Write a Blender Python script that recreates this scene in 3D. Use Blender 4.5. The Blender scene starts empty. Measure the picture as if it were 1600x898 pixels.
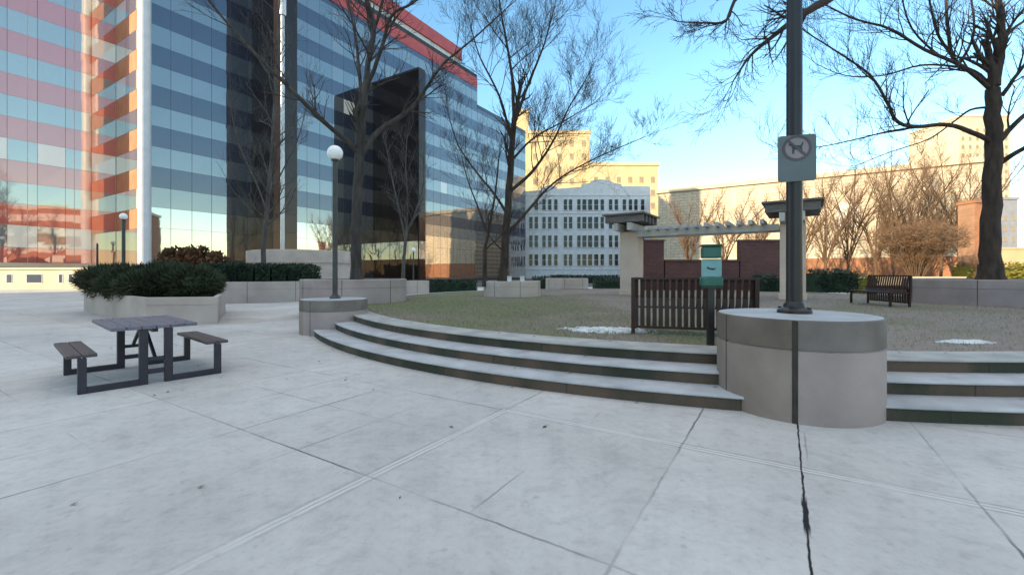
import bpy, math, random
from mathutils import Vector, Matrix
random.seed(7)
R = math.radians
scene = bpy.context.scene
COL = scene.collection
F, YH, EYE = 680.0, 426.0, 1.45          # focal length / horizon row measured on the photo, eye height

def P(px, py, Y, dy=0.0):                 # a measured picture point at a known distance
    y = Y + dy
    return Vector(((px - 800) / F * y, y, EYE + (YH - py) / F * y))
def G(px, py, z=0.0):                     # a measured picture point on level ground of height z
    y = F * (EYE - z) / (py - YH)
    return Vector(((px - 800) / F * y, y, z))

# ------------------------------------------------------------------ tagging
def tag(o, label=None, cat=None, group=None, kind=None):
    if label: o['label'] = label
    if cat: o['category'] = cat
    if group: o['group'] = group
    if kind: o['kind'] = kind
    return o
def empty(name, loc=(0, 0, 0), rz=0.0):
    o = bpy.data.objects.new(name, None); COL.objects.link(o)
    o.location = loc; o.rotation_euler = (0, 0, rz); o.empty_display_size = 0.2
    return o
def copy_tree(o, parent=None):
    c = o.copy(); COL.objects.link(c)
    if parent: c.parent = parent
    for ch in list(o.children): copy_tree(ch, c)
    return c

# ------------------------------------------------------------------ mesh collector
class MB:
    def __init__(s): s.v = []; s.f = []; s.m = []; s.mi = 0
    def face(s, pts):
        b = len(s.v); s.v.extend([tuple(p) for p in pts]); s.f.append(tuple(range(b, b + len(pts)))); s.m.append(s.mi)
    def hexa(s, c):                       # 8 corners: bottom 4 ccw, top 4 ccw
        b = len(s.v); s.v.extend([tuple(p) for p in c])
        for q in ((3, 2, 1, 0), (4, 5, 6, 7), (0, 1, 5, 4), (1, 2, 6, 5), (2, 3, 7, 6), (3, 0, 4, 7)):
            s.f.append(tuple(b + i for i in q)); s.m.append(s.mi)
    def box(s, x0, x1, y0, y1, z0, z1, M=None):
        c = [Vector(p) for p in ((x0, y0, z0), (x1, y0, z0), (x1, y1, z0), (x0, y1, z0), (x0, y0, z1), (x1, y0, z1), (x1, y1, z1), (x0, y1, z1))]
        if M: c = [M @ p for p in c]
        s.hexa(c); return s
    def bar(s, a, b, w, h, up=Vector((0, 0, 1))):
        a, b = Vector(a), Vector(b); d = (b - a).normalized()
        if abs(d.dot(up)) > .98: up = Vector((0, 1, 0))
        x = d.cross(up).normalized(); y = x.cross(d).normalized()
        c = []
        for p in (a, b):
            c += [p - x * w / 2 - y * h / 2, p + x * w / 2 - y * h / 2, p + x * w / 2 + y * h / 2, p - x * w / 2 + y * h / 2]
        s.hexa(c); return s
    def tube(s, pts, rad, n=8, cap=True):
        pts = [Vector(p) for p in pts]; N = len(pts)
        if not hasattr(rad, '__len__'): rad = [rad] * N
        base = len(s.v); px = None
        for i, p in enumerate(pts):
            d = (pts[min(i + 1, N - 1)] - pts[max(i - 1, 0)])
            if d.length < 1e-9: d = Vector((0, 0, 1))
            d.normalize()
            if px is None:
                px = d.orthogonal().normalized()
            else:
                px = px - d * px.dot(d)
                px = px.normalized() if px.length > 1e-6 else d.orthogonal().normalized()
            py = d.cross(px)
            for k in range(n):
                a = 2 * math.pi * k / n
                s.v.append(tuple(p + (px * math.cos(a) + py * math.sin(a)) * rad[i]))
        for i in range(N - 1):
            for k in range(n):
                k2 = (k + 1) % n
                s.f.append((base + i * n + k, base + i * n + k2, base + (i + 1) * n + k2, base + (i + 1) * n + k)); s.m.append(s.mi)
        if cap:
            s.f.append(tuple(base + k for k in reversed(range(n)))); s.m.append(s.mi)
            s.f.append(tuple(base + (N - 1) * n + k for k in range(n))); s.m.append(s.mi)
        return s
    def lathe(s, prof, c=(0, 0, 0), n=48, a0=0.0, a1=2 * math.pi, closed=False):
        full = abs(a1 - a0 - 2 * math.pi) < 1e-6
        m = n if full else n + 1
        base = len(s.v); K = len(prof)
        for i in range(m):
            a = a0 + (a1 - a0) * i / n
            for (r, z) in prof: s.v.append((c[0] + r * math.cos(a), c[1] + r * math.sin(a), c[2] + z))
        for i in range(n):
            i2 = (i + 1) % m
            for k in range(K if closed else K - 1):
                k2 = (k + 1) % K
                s.f.append((base + i * K + k, base + i2 * K + k, base + i2 * K + k2, base + i * K + k2)); s.m.append(s.mi)
        return s
    def prism(s, outline, z0, z1):
        n = len(outline); b = len(s.v)
        for (x, y) in outline: s.v.append((x, y, z0))
        for (x, y) in outline: s.v.append((x, y, z1))
        s.f.append(tuple(b + i for i in reversed(range(n)))); s.m.append(s.mi)
        s.f.append(tuple(b + n + i for i in range(n))); s.m.append(s.mi)
        for i in range(n):
            j = (i + 1) % n
            s.f.append((b + i, b + j, b + n + j, b + n + i)); s.m.append(s.mi)
        return s
    def build(s, name, mat, parent=None, smooth=False, bevel=0.0):
        me = bpy.data.meshes.new(name); me.from_pydata(s.v, [], s.f)
        for m in (mat if isinstance(mat, (list, tuple)) else [mat]): me.materials.append(m)
        if isinstance(mat, (list, tuple)): me.polygons.foreach_set('material_index', s.m)
        if smooth:
            me.polygons.foreach_set('use_smooth', [True] * len(s.f)); me.set_sharp_from_angle(angle=R(40))
        me.update()
        o = bpy.data.objects.new(name, me); COL.objects.link(o)
        if parent: o.parent = parent
        if bevel:
            b = o.modifiers.new('bevel', 'BEVEL'); b.width = bevel; b.segments = 2; b.limit_method = 'ANGLE'
        return o

# ------------------------------------------------------------------ materials
def new_mat(name):
    m = bpy.data.materials.new(name); m.use_nodes = True
    nt = m.node_tree; return m, nt, nt.nodes, nt.links, nt.nodes['Principled BSDF']
def nn(N, t, **kw):
    n = N.new(t)
    for k, v in kw.items(): setattr(n, k, v)
    return n
def ramp(N, stops):
    r = N.new('ShaderNodeValToRGB'); e = r.color_ramp.elements
    while len(e) < len(stops): e.new(0.5)
    for i, (p, c) in enumerate(stops):
        e[i].position = p; e[i].color = (*c, 1) if len(c) == 3 else c
    return r
def mat(name, c, c2=None, scale=4.0, detail=6, rough=.7, bump=.2, bscale=60, metal=0.0, spec=.4, lo=.3, hi=.7, stretch=None, coords='Object', rnd=0.0):
    m, nt, N, L, b = new_mat(name)
    tc = nn(N, 'ShaderNodeTexCoord'); src = tc.outputs[coords]
    if stretch:
        mp = nn(N, 'ShaderNodeMapping'); mp.inputs['Scale'].default_value = stretch; L.new(src, mp.inputs[0]); src = mp.outputs[0]
    n1 = nn(N, 'ShaderNodeTexNoise'); n1.inputs['Scale'].default_value = scale; n1.inputs['Detail'].default_value = detail; L.new(src, n1.inputs['Vector'])
    c2 = c2 or tuple(x * .7 for x in c)
    r = ramp(N, [(lo, c2), (hi, c)]); L.new(n1.outputs['Fac'], r.inputs[0])
    out = r.outputs[0]
    if rnd:
        oi = nn(N, 'ShaderNodeNewGeometry'); mx = nn(N, 'ShaderNodeHueSaturation')
        mr = nn(N, 'ShaderNodeMapRange'); mr.inputs[3].default_value = 1 - rnd; mr.inputs[4].default_value = 1 + rnd
        L.new(oi.outputs['Random Per Island'], mr.inputs[0]); L.new(mr.outputs[0], mx.inputs['Value']); L.new(out, mx.inputs['Color']); out = mx.outputs[0]
    L.new(out, b.inputs['Base Color'])
    b.inputs['Roughness'].default_value = rough; b.inputs['Metallic'].default_value = metal; b.inputs['Specular IOR Level'].default_value = spec
    if bump:
        n2 = nn(N, 'ShaderNodeTexNoise'); n2.inputs['Scale'].default_value = bscale; n2.inputs['Detail'].default_value = 4; L.new(src, n2.inputs['Vector'])
        bp = nn(N, 'ShaderNodeBump'); bp.inputs['Strength'].default_value = bump; bp.inputs['Distance'].default_value = .02
        L.new(n2.outputs['Fac'], bp.inputs['Height']); L.new(bp.outputs[0], b.inputs['Normal'])
    return m
def glass_mat(name, base, refl, fac, rough=.02, base2=None, scale=.25):
    """coated facade glass: dark body plus a mirror coating"""
    m, nt, N, L, b = new_mat(name)
    b.inputs['Base Color'].default_value = (*base, 1); b.inputs['Roughness'].default_value = .35; b.inputs['Specular IOR Level'].default_value = .2
    geo = nn(N, 'ShaderNodeNewGeometry')
    mx = nn(N, 'ShaderNodeMix', data_type='RGBA'); mx.inputs['A'].default_value = (*base, 1); mx.inputs['B'].default_value = (*(base2 or tuple(x * .55 for x in base)), 1)
    L.new(geo.outputs['Random Per Island'], mx.inputs['Factor']); L.new(mx.outputs['Result'], b.inputs['Base Color'])
    g = nn(N, 'ShaderNodeBsdfGlossy'); g.inputs['Color'].default_value = (*refl, 1); g.inputs['Roughness'].default_value = rough
    ly = nn(N, 'ShaderNodeLayerWeight'); ly.inputs['Blend'].default_value = .35
    mr = nn(N, 'ShaderNodeMapRange'); mr.inputs[3].default_value = fac; mr.inputs[4].default_value = min(1, fac + .45); L.new(ly.outputs['Fresnel'], mr.inputs[0])
    tc = nn(N, 'ShaderNodeTexCoord'); no = nn(N, 'ShaderNodeTexNoise'); no.inputs['Scale'].default_value = .9; no.inputs['Detail'].default_value = 1; L.new(tc.outputs['Object'], no.inputs['Vector'])
    bp = nn(N, 'ShaderNodeBump'); bp.inputs['Strength'].default_value = .05; bp.inputs['Distance'].default_value = .02; L.new(no.outputs['Fac'], bp.inputs['Height']); L.new(bp.outputs[0], g.inputs['Normal'])
    ms = nn(N, 'ShaderNodeMixShader'); L.new(mr.outputs[0], ms.inputs[0]); L.new(b.outputs[0], ms.inputs[1]); L.new(g.outputs[0], ms.inputs[2])
    L.new(ms.outputs[0], N['Material Output'].inputs['Surface'])
    return m
def brick_mat(name, c1, c2, mortar, scale=1.0):
    m, nt, N, L, b = new_mat(name)
    tc = nn(N, 'ShaderNodeTexCoord'); mp = nn(N, 'ShaderNodeMapping'); mp.inputs['Rotation'].default_value = (R(90), 0, 0)
    L.new(tc.outputs['Object'], mp.inputs[0])
    br = nn(N, 'ShaderNodeTexBrick'); br.inputs['Scale'].default_value = scale; br.inputs['Color1'].default_value = (*c1, 1); br.inputs['Color2'].default_value = (*c2, 1); br.inputs['Mortar'].default_value = (*mortar, 1)
    br.inputs['Brick Width'].default_value = .22; br.inputs['Row Height'].default_value = .075; br.inputs['Mortar Size'].default_value = .008
    L.new(mp.outputs[0], br.inputs['Vector'])
    no = nn(N, 'ShaderNodeTexNoise'); no.inputs['Scale'].default_value = 1.1; L.new(tc.outputs['Object'], no.inputs['Vector'])
    hs = nn(N, 'ShaderNodeHueSaturation'); mr = nn(N, 'ShaderNodeMapRange'); mr.inputs[3].default_value = .65; mr.inputs[4].default_value = 1.3; L.new(no.outputs['Fac'], mr.inputs[0]); L.new(mr.outputs[0], hs.inputs['Value'])
    L.new(br.outputs['Color'], hs.inputs['Color']); L.new(hs.outputs[0], b.inputs['Base Color']); b.inputs['Roughness'].default_value = .85
    return m

def plaza_mat():
    m, nt, N, L, b = new_mat('plaza_concrete')
    geo = nn(N, 'ShaderNodeNewGeometry'); pos = geo.outputs['Position']
    def dot(vec):
        d = nn(N, 'ShaderNodeVectorMath', operation='DOT_PRODUCT'); L.new(pos, d.inputs[0]); d.inputs[1].default_value = vec; return d.outputs['Value']
    def mth(op, a, bb=None, c=None):
        d = nn(N, 'ShaderNodeMath', operation=op)
        for i, x in enumerate((a, bb, c)):
            if x is None: continue
            if isinstance(x, (int, float)): d.inputs[i].default_value = x
            else: L.new(x, d.inputs[i])
        return d.outputs[0]
    def noise(scale, detail=4, rough=.55):
        n = nn(N, 'ShaderNodeTexNoise'); n.inputs['Scale'].default_value = scale; n.inputs['Detail'].default_value = detail; n.inputs['Roughness'].default_value = rough; L.new(pos, n.inputs['Vector']); return n.outputs['Fac']
    wob = mth('MULTIPLY', mth('SUBTRACT', noise(7, 3), .5), .022)
    u = mth('ADD', dot((.53, .848, 0)), wob); v = mth('ADD', dot((.848, -.53, 0)), wob)
    def linedist(x, off, per):
        q = mth('FRACT', mth('ADD', mth('DIVIDE', mth('SUBTRACT', x, off), per), .5))
        return mth('MULTIPLY', mth('ABSOLUTE', mth('SUBTRACT', q, .5)), per)
    def band(d, w0, w1):
        mr = nn(N, 'ShaderNodeMapRange'); mr.interpolation_type = 'SMOOTHSTEP'; mr.inputs[1].default_value = w0; mr.inputs[2].default_value = w1; mr.inputs[3].default_value = 1; mr.inputs[4].default_value = 0; L.new(d, mr.inputs[0]); return mr.outputs[0]
    small = mth('MAXIMUM', band(linedist(u, 3.86, 1.77), .004, .013), band(linedist(v, -2.5, 1.77), .004, .013))
    fade = nn(N, 'ShaderNodeMapRange'); fade.inputs[1].default_value = .42; fade.inputs[2].default_value = .62; L.new(noise(.75, 3), fade.inputs[0])
    small = mth('MULTIPLY', small, mth('ADD', mth('MULTIPLY', fade.outputs[0], .75), .12))
    du = mth('ADD', mth('ABSOLUTE', mth('SUBTRACT', u, 3.86)), mth('MULTIPLY', mth('LESS_THAN', v, -2.53), 5))
    dv = mth('ADD', mth('ABSOLUTE', mth('SUBTRACT', v, -2.5)), mth('MULTIPLY', mth('GREATER_THAN', u, 3.89), 5))
    bigd = mth('MINIMUM', du, dv)
    light = band(bigd, .012, .04); edge = mth('MULTIPLY', mth('SUBTRACT', band(bigd, .050, .066), band(bigd, .034, .044)), mth('ADD', mth('MULTIPLY', fade.outputs[0], .7), .15))
    half = mth('MAXIMUM', band(linedist(u, 4.745, 1.77), .003, .010), band(linedist(v, -1.615, 1.77), .003, .010))
    fade2 = nn(N, 'ShaderNodeMapRange'); fade2.inputs[1].default_value = .50; fade2.inputs[2].default_value = .60; L.new(noise(.62, 2), fade2.inputs[0])
    small = mth('MAXIMUM', small, mth('MULTIPLY', half, mth('MULTIPLY', fade2.outputs[0], .6)))
    # tar-filled expansion joint running out from the big pedestal
    sv = mth('ADD', mth('ABSOLUTE', mth('SUBTRACT', v, .11)), mth('MULTIPLY', mth('SUBTRACT', noise(6, 4), .5), .012))
    seam = mth('MULTIPLY', mth('MAXIMUM', band(sv, .003, .010), mth('MULTIPLY', band(sv, .011, .019), band(mth('ABSOLUTE', mth('SUBTRACT', u, 3.15)), .14, .30))), mth('LESS_THAN', u, 5.2))
    # colour
    r1 = ramp(N, [(.30, (.43, .41, .39)), (.52, (.53, .505, .48)), (.75, (.605, .58, .55))]); L.new(noise(.55, 8, .62), r1.inputs[0])
    r2 = ramp(N, [(.30, (.74, .74, .75)), (.46, (.95, .95, .95)), (.72, (1.05, 1.05, 1.04))]); L.new(noise(16, 10, .78), r2.inputs[0])
    mul = nn(N, 'ShaderNodeMix', data_type='RGBA', blend_type='MULTIPLY'); mul.inputs['Factor'].default_value = 1; L.new(r1.outputs[0], mul.inputs['A']); L.new(r2.outputs[0], mul.inputs['B'])
    vo = nn(N, 'ShaderNodeTexVoronoi'); vo.inputs['Scale'].default_value = 5.5; vo.inputs['Randomness'].default_value = 1; L.new(pos, vo.inputs['Vector'])
    spk = mth('MULTIPLY', band(mth('ADD', vo.outputs['Distance'], mth('MULTIPLY', noise(30, 2), .16)), .13, .22), mth('MULTIPLY', mth('GREATER_THAN', noise(1.7, 3), .5), .42))
    r3 = ramp(N, [(.34, (.80, .80, .81)), (.5, (1, 1, 1)), (.68, (1.04, 1.04, 1.04))]); L.new(noise(4.2, 9, .68), r3.inputs[0])
    mul2 = nn(N, 'ShaderNodeMix', data_type='RGBA', blend_type='MULTIPLY'); mul2.inputs['Factor'].default_value = .75; L.new(mul.outputs['Result'], mul2.inputs['A']); L.new(r3.outputs[0], mul2.inputs['B'])
    cu = mth('FLOOR', mth('DIVIDE', mth('SUBTRACT', u, 3.86), 1.77)); cv = mth('FLOOR', mth('DIVIDE', mth('ADD', v, 2.5), 1.77))
    cx_ = nn(N, 'ShaderNodeCombineXYZ'); L.new(cu, cx_.inputs[0]); L.new(cv, cx_.inputs[1]); wnz = nn(N, 'ShaderNodeTexWhiteNoise'); L.new(cx_.outputs[0], wnz.inputs['Vector'])
    hs = nn(N, 'ShaderNodeHueSaturation'); mrs = nn(N, 'ShaderNodeMapRange'); mrs.inputs[3].default_value = .91; mrs.inputs[4].default_value = 1.05; L.new(wnz.outputs['Value'], mrs.inputs[0]); L.new(mrs.outputs[0], hs.inputs['Value']); L.new(mul2.outputs['Result'], hs.inputs['Color'])
    col = hs.outputs[0]
    def over(colr, fac):
        nonlocal col
        x = nn(N, 'ShaderNodeMix', data_type='RGBA'); L.new(fac, x.inputs['Factor']); L.new(col, x.inputs['A']); x.inputs['B'].default_value = (*colr, 1); col = x.outputs['Result']
    over((.29, .285, .285), spk); over((.70, .68, .65), mth('MULTIPLY', light, mth('ADD', mth('MULTIPLY', fade.outputs[0], .45), .3))); over((.20, .19, .19), mth('MULTIPLY', edge, .8)); over((.12, .11, .11), small); over((.012, .012, .014), seam)
    L.new(col, b.inputs['Base Color']); b.inputs['Roughness'].default_value = .82; b.inputs['Specular IOR Level'].default_value = .3
    h = mth('SUBTRACT', mth('MULTIPLY', noise(45, 6, .7), .35), mth('ADD', mth('MULTIPLY', small, .8), seam))
    bp = nn(N, 'ShaderNodeBump'); bp.inputs['Strength'].default_value = .35; bp.inputs['Distance'].default_value = .012; L.new(h, bp.inputs['Height']); L.new(bp.outputs[0], b.inputs['Normal'])
    return m

def lawn_mat():
    m, nt, N, L, b = new_mat('winter_lawn')
    geo = nn(N, 'ShaderNodeNewGeometry')
    n1 = nn(N, 'ShaderNodeTexNoise'); n1.inputs['Scale'].default_value = .45; n1.inputs['Detail'].default_value = 6; L.new(geo.outputs['Position'], n1.inputs['Vector'])
    r1 = ramp(N, [(.36, (.215, .175, .145)), (.5, (.165, .145, .095)), (.68, (.125, .145, .055))]); 
    sx = nn(N, 'ShaderNodeSeparateXYZ'); L.new(geo.outputs['Position'], sx.inputs[0])
    mr = nn(N, 'ShaderNodeMapRange'); mr.inputs[1].default_value = -2; mr.inputs[2].default_value = 5; mr.inputs[3].default_value = .12; mr.inputs[4].default_value = -.12; L.new(sx.outputs[0], mr.inputs[0])
    ad = nn(N, 'ShaderNodeMath', operation='ADD'); L.new(n1.outputs['Fac'], ad.inputs[0]); L.new(mr.outputs[0], ad.inputs[1]); L.new(ad.outputs[0], r1.inputs[0])
    n2 = nn(N, 'ShaderNodeTexNoise'); n2.inputs['Scale'].default_value = 14; n2.inputs['Detail'].default_value = 8; L.new(geo.outputs['Position'], n2.inputs['Vector'])
    r2 = ramp(N, [(.3, (.82, .82, .82)), (.7, (1.14, 1.14, 1.14))]); L.new(n2.outputs['Fac'], r2.inputs[0])
    mx = nn(N, 'ShaderNodeMix', data_type='RGBA', blend_type='MULTIPLY'); mx.inputs['Factor'].default_value = 1; L.new(r1.outputs[0], mx.inputs['A']); L.new(r2.outputs[0], mx.inputs['B'])
    L.new(mx.outputs['Result'], b.inputs['Base Color']); b.inputs['Roughness'].default_value = .95
    bp = nn(N, 'ShaderNodeBump'); bp.inputs['Strength'].default_value = .4; bp.inputs['Distance'].default_value = .02; L.new(n2.outputs['Fac'], bp.inputs['Height']); L.new(bp.outputs[0], b.inputs['Normal'])
    return m

M = {}
M['plaza'] = plaza_mat()
M['lawn'] = lawn_mat()
M['asphalt'] = mat('asphalt', (.07, .07, .072), (.045, .045, .047), 2, bump=.4, bscale=90)
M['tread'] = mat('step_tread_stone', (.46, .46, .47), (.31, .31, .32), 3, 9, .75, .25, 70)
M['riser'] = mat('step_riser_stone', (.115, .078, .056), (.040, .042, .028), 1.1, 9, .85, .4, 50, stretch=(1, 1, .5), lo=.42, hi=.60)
M['coping'] = mat('coping_stone', (.42, .41, .39), (.27, .265, .25), 2.5, 9, .8, .25, 60)
M['planter'] = mat('planter_concrete', (.40, .325, .305), (.285, .23, .215), 1.6, 9, .85, .35, 90)
M['planter_pale'] = mat('pale_planter_concrete', (.50, .42, .375), (.38, .315, .28), 1.2, 9, .85, .3, 80)
M['planter_cap'] = mat('weathered_cap_concrete', (.215, .185, .165), (.125, .107, .094), 2.2, 9, .85, .35, 90)
M['planter_brown'] = mat('browner_planter_concrete', (.33, .265, .225), (.22, .17, .14), 1.6, 9, .85, .35, 90)
M['planter_cap_brown'] = mat('brown_weathered_cap', (.19, .15, .12), (.10, .078, .06), 2.2, 9, .85, .35, 90)
M['seam'] = mat('brown_stained_seam', (.060, .045, .030), (.022, .016, .012), 6, bump=.2)
M['planter_top'] = mat('pedestal_top_concrete', (.43, .44, .45), (.30, .31, .32), 3, 9, .8, .2, 80)
M['joint'] = mat('dark_joint', (.055, .045, .04), (.025, .022, .02), 5, bump=0)
M['soil'] = mat('soil_mulch', (.07, .05, .035), (.035, .025, .018), 8, bump=.8, bscale=30)
M['pole'] = mat('dark_painted_metal', (.019, .014, .015), (.011, .009, .011), 5, rough=.42, bump=.03, spec=.5)
M['lamp_post'] = mat('grey_green_post_metal', (.060, .062, .058), (.036, .038, .036), 5, rough=.45, bump=.03)
M['flagpole'] = mat('brushed_pale_metal', (.62, .62, .62), (.5, .5, .5), 2, rough=.35, metal=.3, bump=0)
M['table_metal'] = mat('charcoal_powder_coat', (.034, .031, .045), (.022, .020, .030), 6, rough=.5, bump=.05)
M['table_top'] = mat('grey_recycled_board', (.17, .155, .19), (.115, .105, .13), 5, rough=.6, bump=.15, stretch=(1, 8, 1))
M['seat_board'] = mat('brown_grey_board', (.11, .085, .085), (.07, .056, .058), 5, rough=.65, bump=.15, stretch=(1, 8, 1))
M['bench'] = mat('bench_dark_brown_metal', (.045, .016, .012), (.024, .010, .008), 5, rough=.5, bump=.03)
M['sign_grey'] = mat('sign_face_grey', (.125, .15, .155), (.10, .12, .125), 4, rough=.5, bump=0)
M['sign_pink'] = mat('sign_disc_pale', (.26, .225, .23), (.21, .185, .19), 4, rough=.5, bump=0)
M['sign_dark'] = mat('sign_symbol_dark', (.05, .045, .055), None, 4, rough=.5, bump=0)
M['sign_red'] = mat('sign_ring_faded', (.10, .075, .085), None, 4, rough=.5, bump=0)
M['green'] = mat('bottle_green_plastic', (.025, .13, .10), (.018, .09, .07), 5, rough=.4, bump=0)
M['green_dark'] = mat('dark_green_plastic', (.02, .065, .04), None, 5, rough=.4, bump=0)
M['teal_sign'] = mat('pale_teal_sign', (.20, .39, .39), (.15, .31, .31), 5, rough=.5, bump=0)
M['timber'] = mat('weathered_timber', (.19, .165, .155), (.10, .09, .085), 3, rough=.8, bump=.3, stretch=(1, 6, 6))
M['beam_pale'] = mat('pale_painted_beam', (.50, .48, .45), (.34, .32, .30), 2.5, rough=.7, bump=.15)
M['pillar'] = mat('cream_pillar_stucco', (.62, .48, .39), (.48, .37, .30), 1.4, 8, .85, .25, 60)
M['brick_dark'] = brick_mat('maroon_brick', (.13, .045, .042), (.09, .03, .03), (.12, .09, .08))
M['brick_orange'] = brick_mat('orange_brick', (.42, .17, .07), (.33, .12, .05), (.32, .22, .15))
M['cream'] = mat('cream_limestone', (.66, .55, .40), (.55, .45, .32), .35, 8, .85, .1, 20)
M['ashlar'] = brick_mat('cream_ashlar', (.67, .56, .41), (.58, .48, .345), (.42, .34, .24), .12)
M['cream_lit'] = mat('pale_buff_stone', (.70, .53, .30), (.58, .42, .23), .3, 8, .85, .1, 20)
M['white_wall'] = mat('white_painted_masonry', (.72, .72, .74), (.58, .58, .60), .8, 8, .8, .15, 30)
M['win_dark'] = glass_mat('dark_sash_glass', (.014, .016, .02), (.4, .43, .46), .03)
M['win_mid'] = glass_mat('office_window_glass', (.05, .06, .075), (.8, .85, .9), .18)
M['win_tan'] = mat('tan_blind_window', (.40, .30, .18), (.26, .20, .13), 1.5, rough=.3, bump=0)
M['frame_white'] = mat('white_frame', (.7, .7, .7), None, 3, rough=.6, bump=0)
M['glass_band'] = glass_mat('blue_vision_glass', (.095, .098, .10), (1.0, .96, .93), .22, base2=(.035, .045, .06))
M['glass_mirror'] = glass_mat('mirror_coated_lower_glass', (.05, .05, .052), (1.0, .95, .90), .50, base2=(.03, .03, .034))
M['glass_span'] = glass_mat('slate_blue_spandrel_glass', (.022, .026, .042), (.74, .72, .80), .14, base2=(.015, .018, .032))
M['glass_pink'] = glass_mat('red_spandrel_glass', (.50, .14, .12), (1.0, .76, .70), .28, base2=(.45, .12, .105))
M['glass_wing'] = glass_mat('clear_vision_glass', (.24, .25, .25), (1.0, .96, .88), .34, base2=(.14, .17, .18))
M['blind'] = glass_mat('pale_blind_behind_glass', (.80, .76, .66), (1, 1, 1), .12, base2=(.7, .66, .58))
M['glass_brown'] = glass_mat('bronze_dark_glass', (.016, .0075, .0055), (.50, .34, .29), .06, base2=(.009, .005, .0045))
M['parapet'] = mat('red_parapet_panel', (.52, .09, .09), (.40, .06, .065), .6, rough=.5, bump=0)
M['mullion'] = mat('grey_mullion', (.10, .11, .13), None, 3, rough=.4, metal=.5, bump=0)
M['mullion_wing'] = mat('bronze_mullion', (.55, .38, .33), None, 3, rough=.4, bump=0)
M['core'] = mat('building_core', (.05, .05, .055), None, 1, bump=0)
M['metal_white'] = mat('pale_metal_column', (.66, .66, .68), (.56, .56, .58), 1.5, rough=.4, bump=0)
M['terra'] = mat('terracotta_end_panel', (.52, .22, .11), (.42, .16, .08), 1.0, rough=.6, bump=0)
M['grey_tower'] = mat('grey_concrete', (.32, .32, .35), (.25, .25, .28), .4, bump=0)
M['bark'] = mat('grey_brown_bark', (.075, .062, .055), (.028, .023, .021), 6, 8, .9, .9, 25, stretch=(1, 1, .3))
M['bark_dark'] = mat('dark_wet_bark', (.075, .052, .038), (.022, .016, .014), 6, 8, .9, .9, 25, stretch=(1, 1, .3))
M['bark_grey'] = mat('pale_grey_bark', (.12, .105, .095), (.055, .05, .046), 6, 8, .9, .7, 25, stretch=(1, 1, .3))
M['bark_tan'] = mat('tan_bark', (.15, .09, .05), (.08, .05, .03), 6, 8, .9, .5, 25)
M['twig'] = mat('dark_twig', (.048, .037, .033), (.026, .020, .019), 6, bump=0)
M['twig_grey'] = mat('grey_twig', (.075, .066, .062), (.045, .04, .038), 6, bump=0)
M['twig_tan'] = mat('tan_twig', (.19, .105, .05), (.11, .06, .03), 6, bump=0)
M['juniper'] = mat('juniper_needles', (.030, .056, .020), (.030, .026, .012), 1.6, bump=0, rnd=.6)
M['hedge'] = mat('clipped_hedge_leaves', (.022, .045, .022), (.012, .026, .014), 3, bump=0, rnd=.5)
M['hedge_lit'] = mat('yellow_green_ivy', (.20, .17, .02), (.12, .11, .015), 3, bump=0, rnd=.4)
M['rust_leaf'] = mat('rusty_dry_leaves', (.17, .075, .03), (.07, .035, .02), 3, bump=0, rnd=.6)
M['snow'] = mat('old_snow', (.74, .76, .78), (.42, .42, .40), 6, bump=.4, bscale=20)
M['grass'] = mat('grass_blades', (.22, .21, .10), (.29, .245, .18), .5, bump=0, rnd=.2)
M['leaf'] = mat('dead_leaf', (.16, .095, .05), (.09, .055, .03), 9, bump=0, rnd=.5)
def globe_mat():
    m, nt, N, L, b = new_mat('opal_globe')
    b.inputs['Base Color'].default_value = (.86, .86, .84, 1); b.inputs['Roughness'].default_value = .25; b.inputs['Subsurface Weight'].default_value = .3
    return m
M['globe'] = globe_mat()

# ------------------------------------------------------------------ camera, sun, sky
cd = bpy.data.cameras.new('camera'); cam = bpy.data.objects.new('camera', cd); COL.objects.link(cam)
cam.location = (0, 0, EYE); cam.rotation_euler = (R(90), 0, 0)
cd.sensor_width = 36; cd.lens = 36 * F / 1600; cd.shift_y = -(449 - YH) / 1600; cd.clip_start = .05; cd.clip_end = 3000
scene.camera = cam
SUN_EL = R(18.0); SH = Vector((-.80, -.60, 0))
to_sun = Vector((SH.x * math.cos(SUN_EL), SH.y * math.cos(SUN_EL), math.sin(SUN_EL)))
ld = bpy.data.lights.new('sun', 'SUN'); ld.energy = 2.7; ld.angle = R(.5); ld.color = (1.0, .82, .56)
lo = bpy.data.objects.new('sun', ld); COL.objects.link(lo); lo.rotation_euler = (-to_sun).to_track_quat('-Z', 'Y').to_euler(); lo.location = (-40, -30, 60)
w = bpy.data.worlds.new('World'); scene.world = w; w.use_nodes = True
wn = w.node_tree; bg = wn.nodes['Background']; sky = wn.nodes.new('ShaderNodeTexSky'); sky.sky_type = 'NISHITA'
sky.sun_disc = False; sky.sun_elevation = SUN_EL; sky.sun_rotation = math.atan2(SH.x, SH.y); sky.altitude = 50; sky.air_density = .9; sky.dust_density = .15; sky.ozone_density = 1.0
tint = wn.nodes.new('ShaderNodeMix'); tint.data_type = 'RGBA'; tint.blend_type = 'MULTIPLY'; tint.inputs['Factor'].default_value = 1; tint.inputs['B'].default_value = (1.06, 1.03, .87, 1)
wtc = wn.nodes.new('ShaderNodeTexCoord'); wsp = wn.nodes.new('ShaderNodeSeparateXYZ'); wmr = wn.nodes.new('ShaderNodeMapRange'); wmr.interpolation_type = 'SMOOTHSTEP'
wmr.inputs[1].default_value = 0; wmr.inputs[2].default_value = .45; wmr.inputs[3].default_value = .70; wmr.inputs[4].default_value = 1.0
whs = wn.nodes.new('ShaderNodeHueSaturation'); whs.inputs['Saturation'].default_value = 1.22
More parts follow.
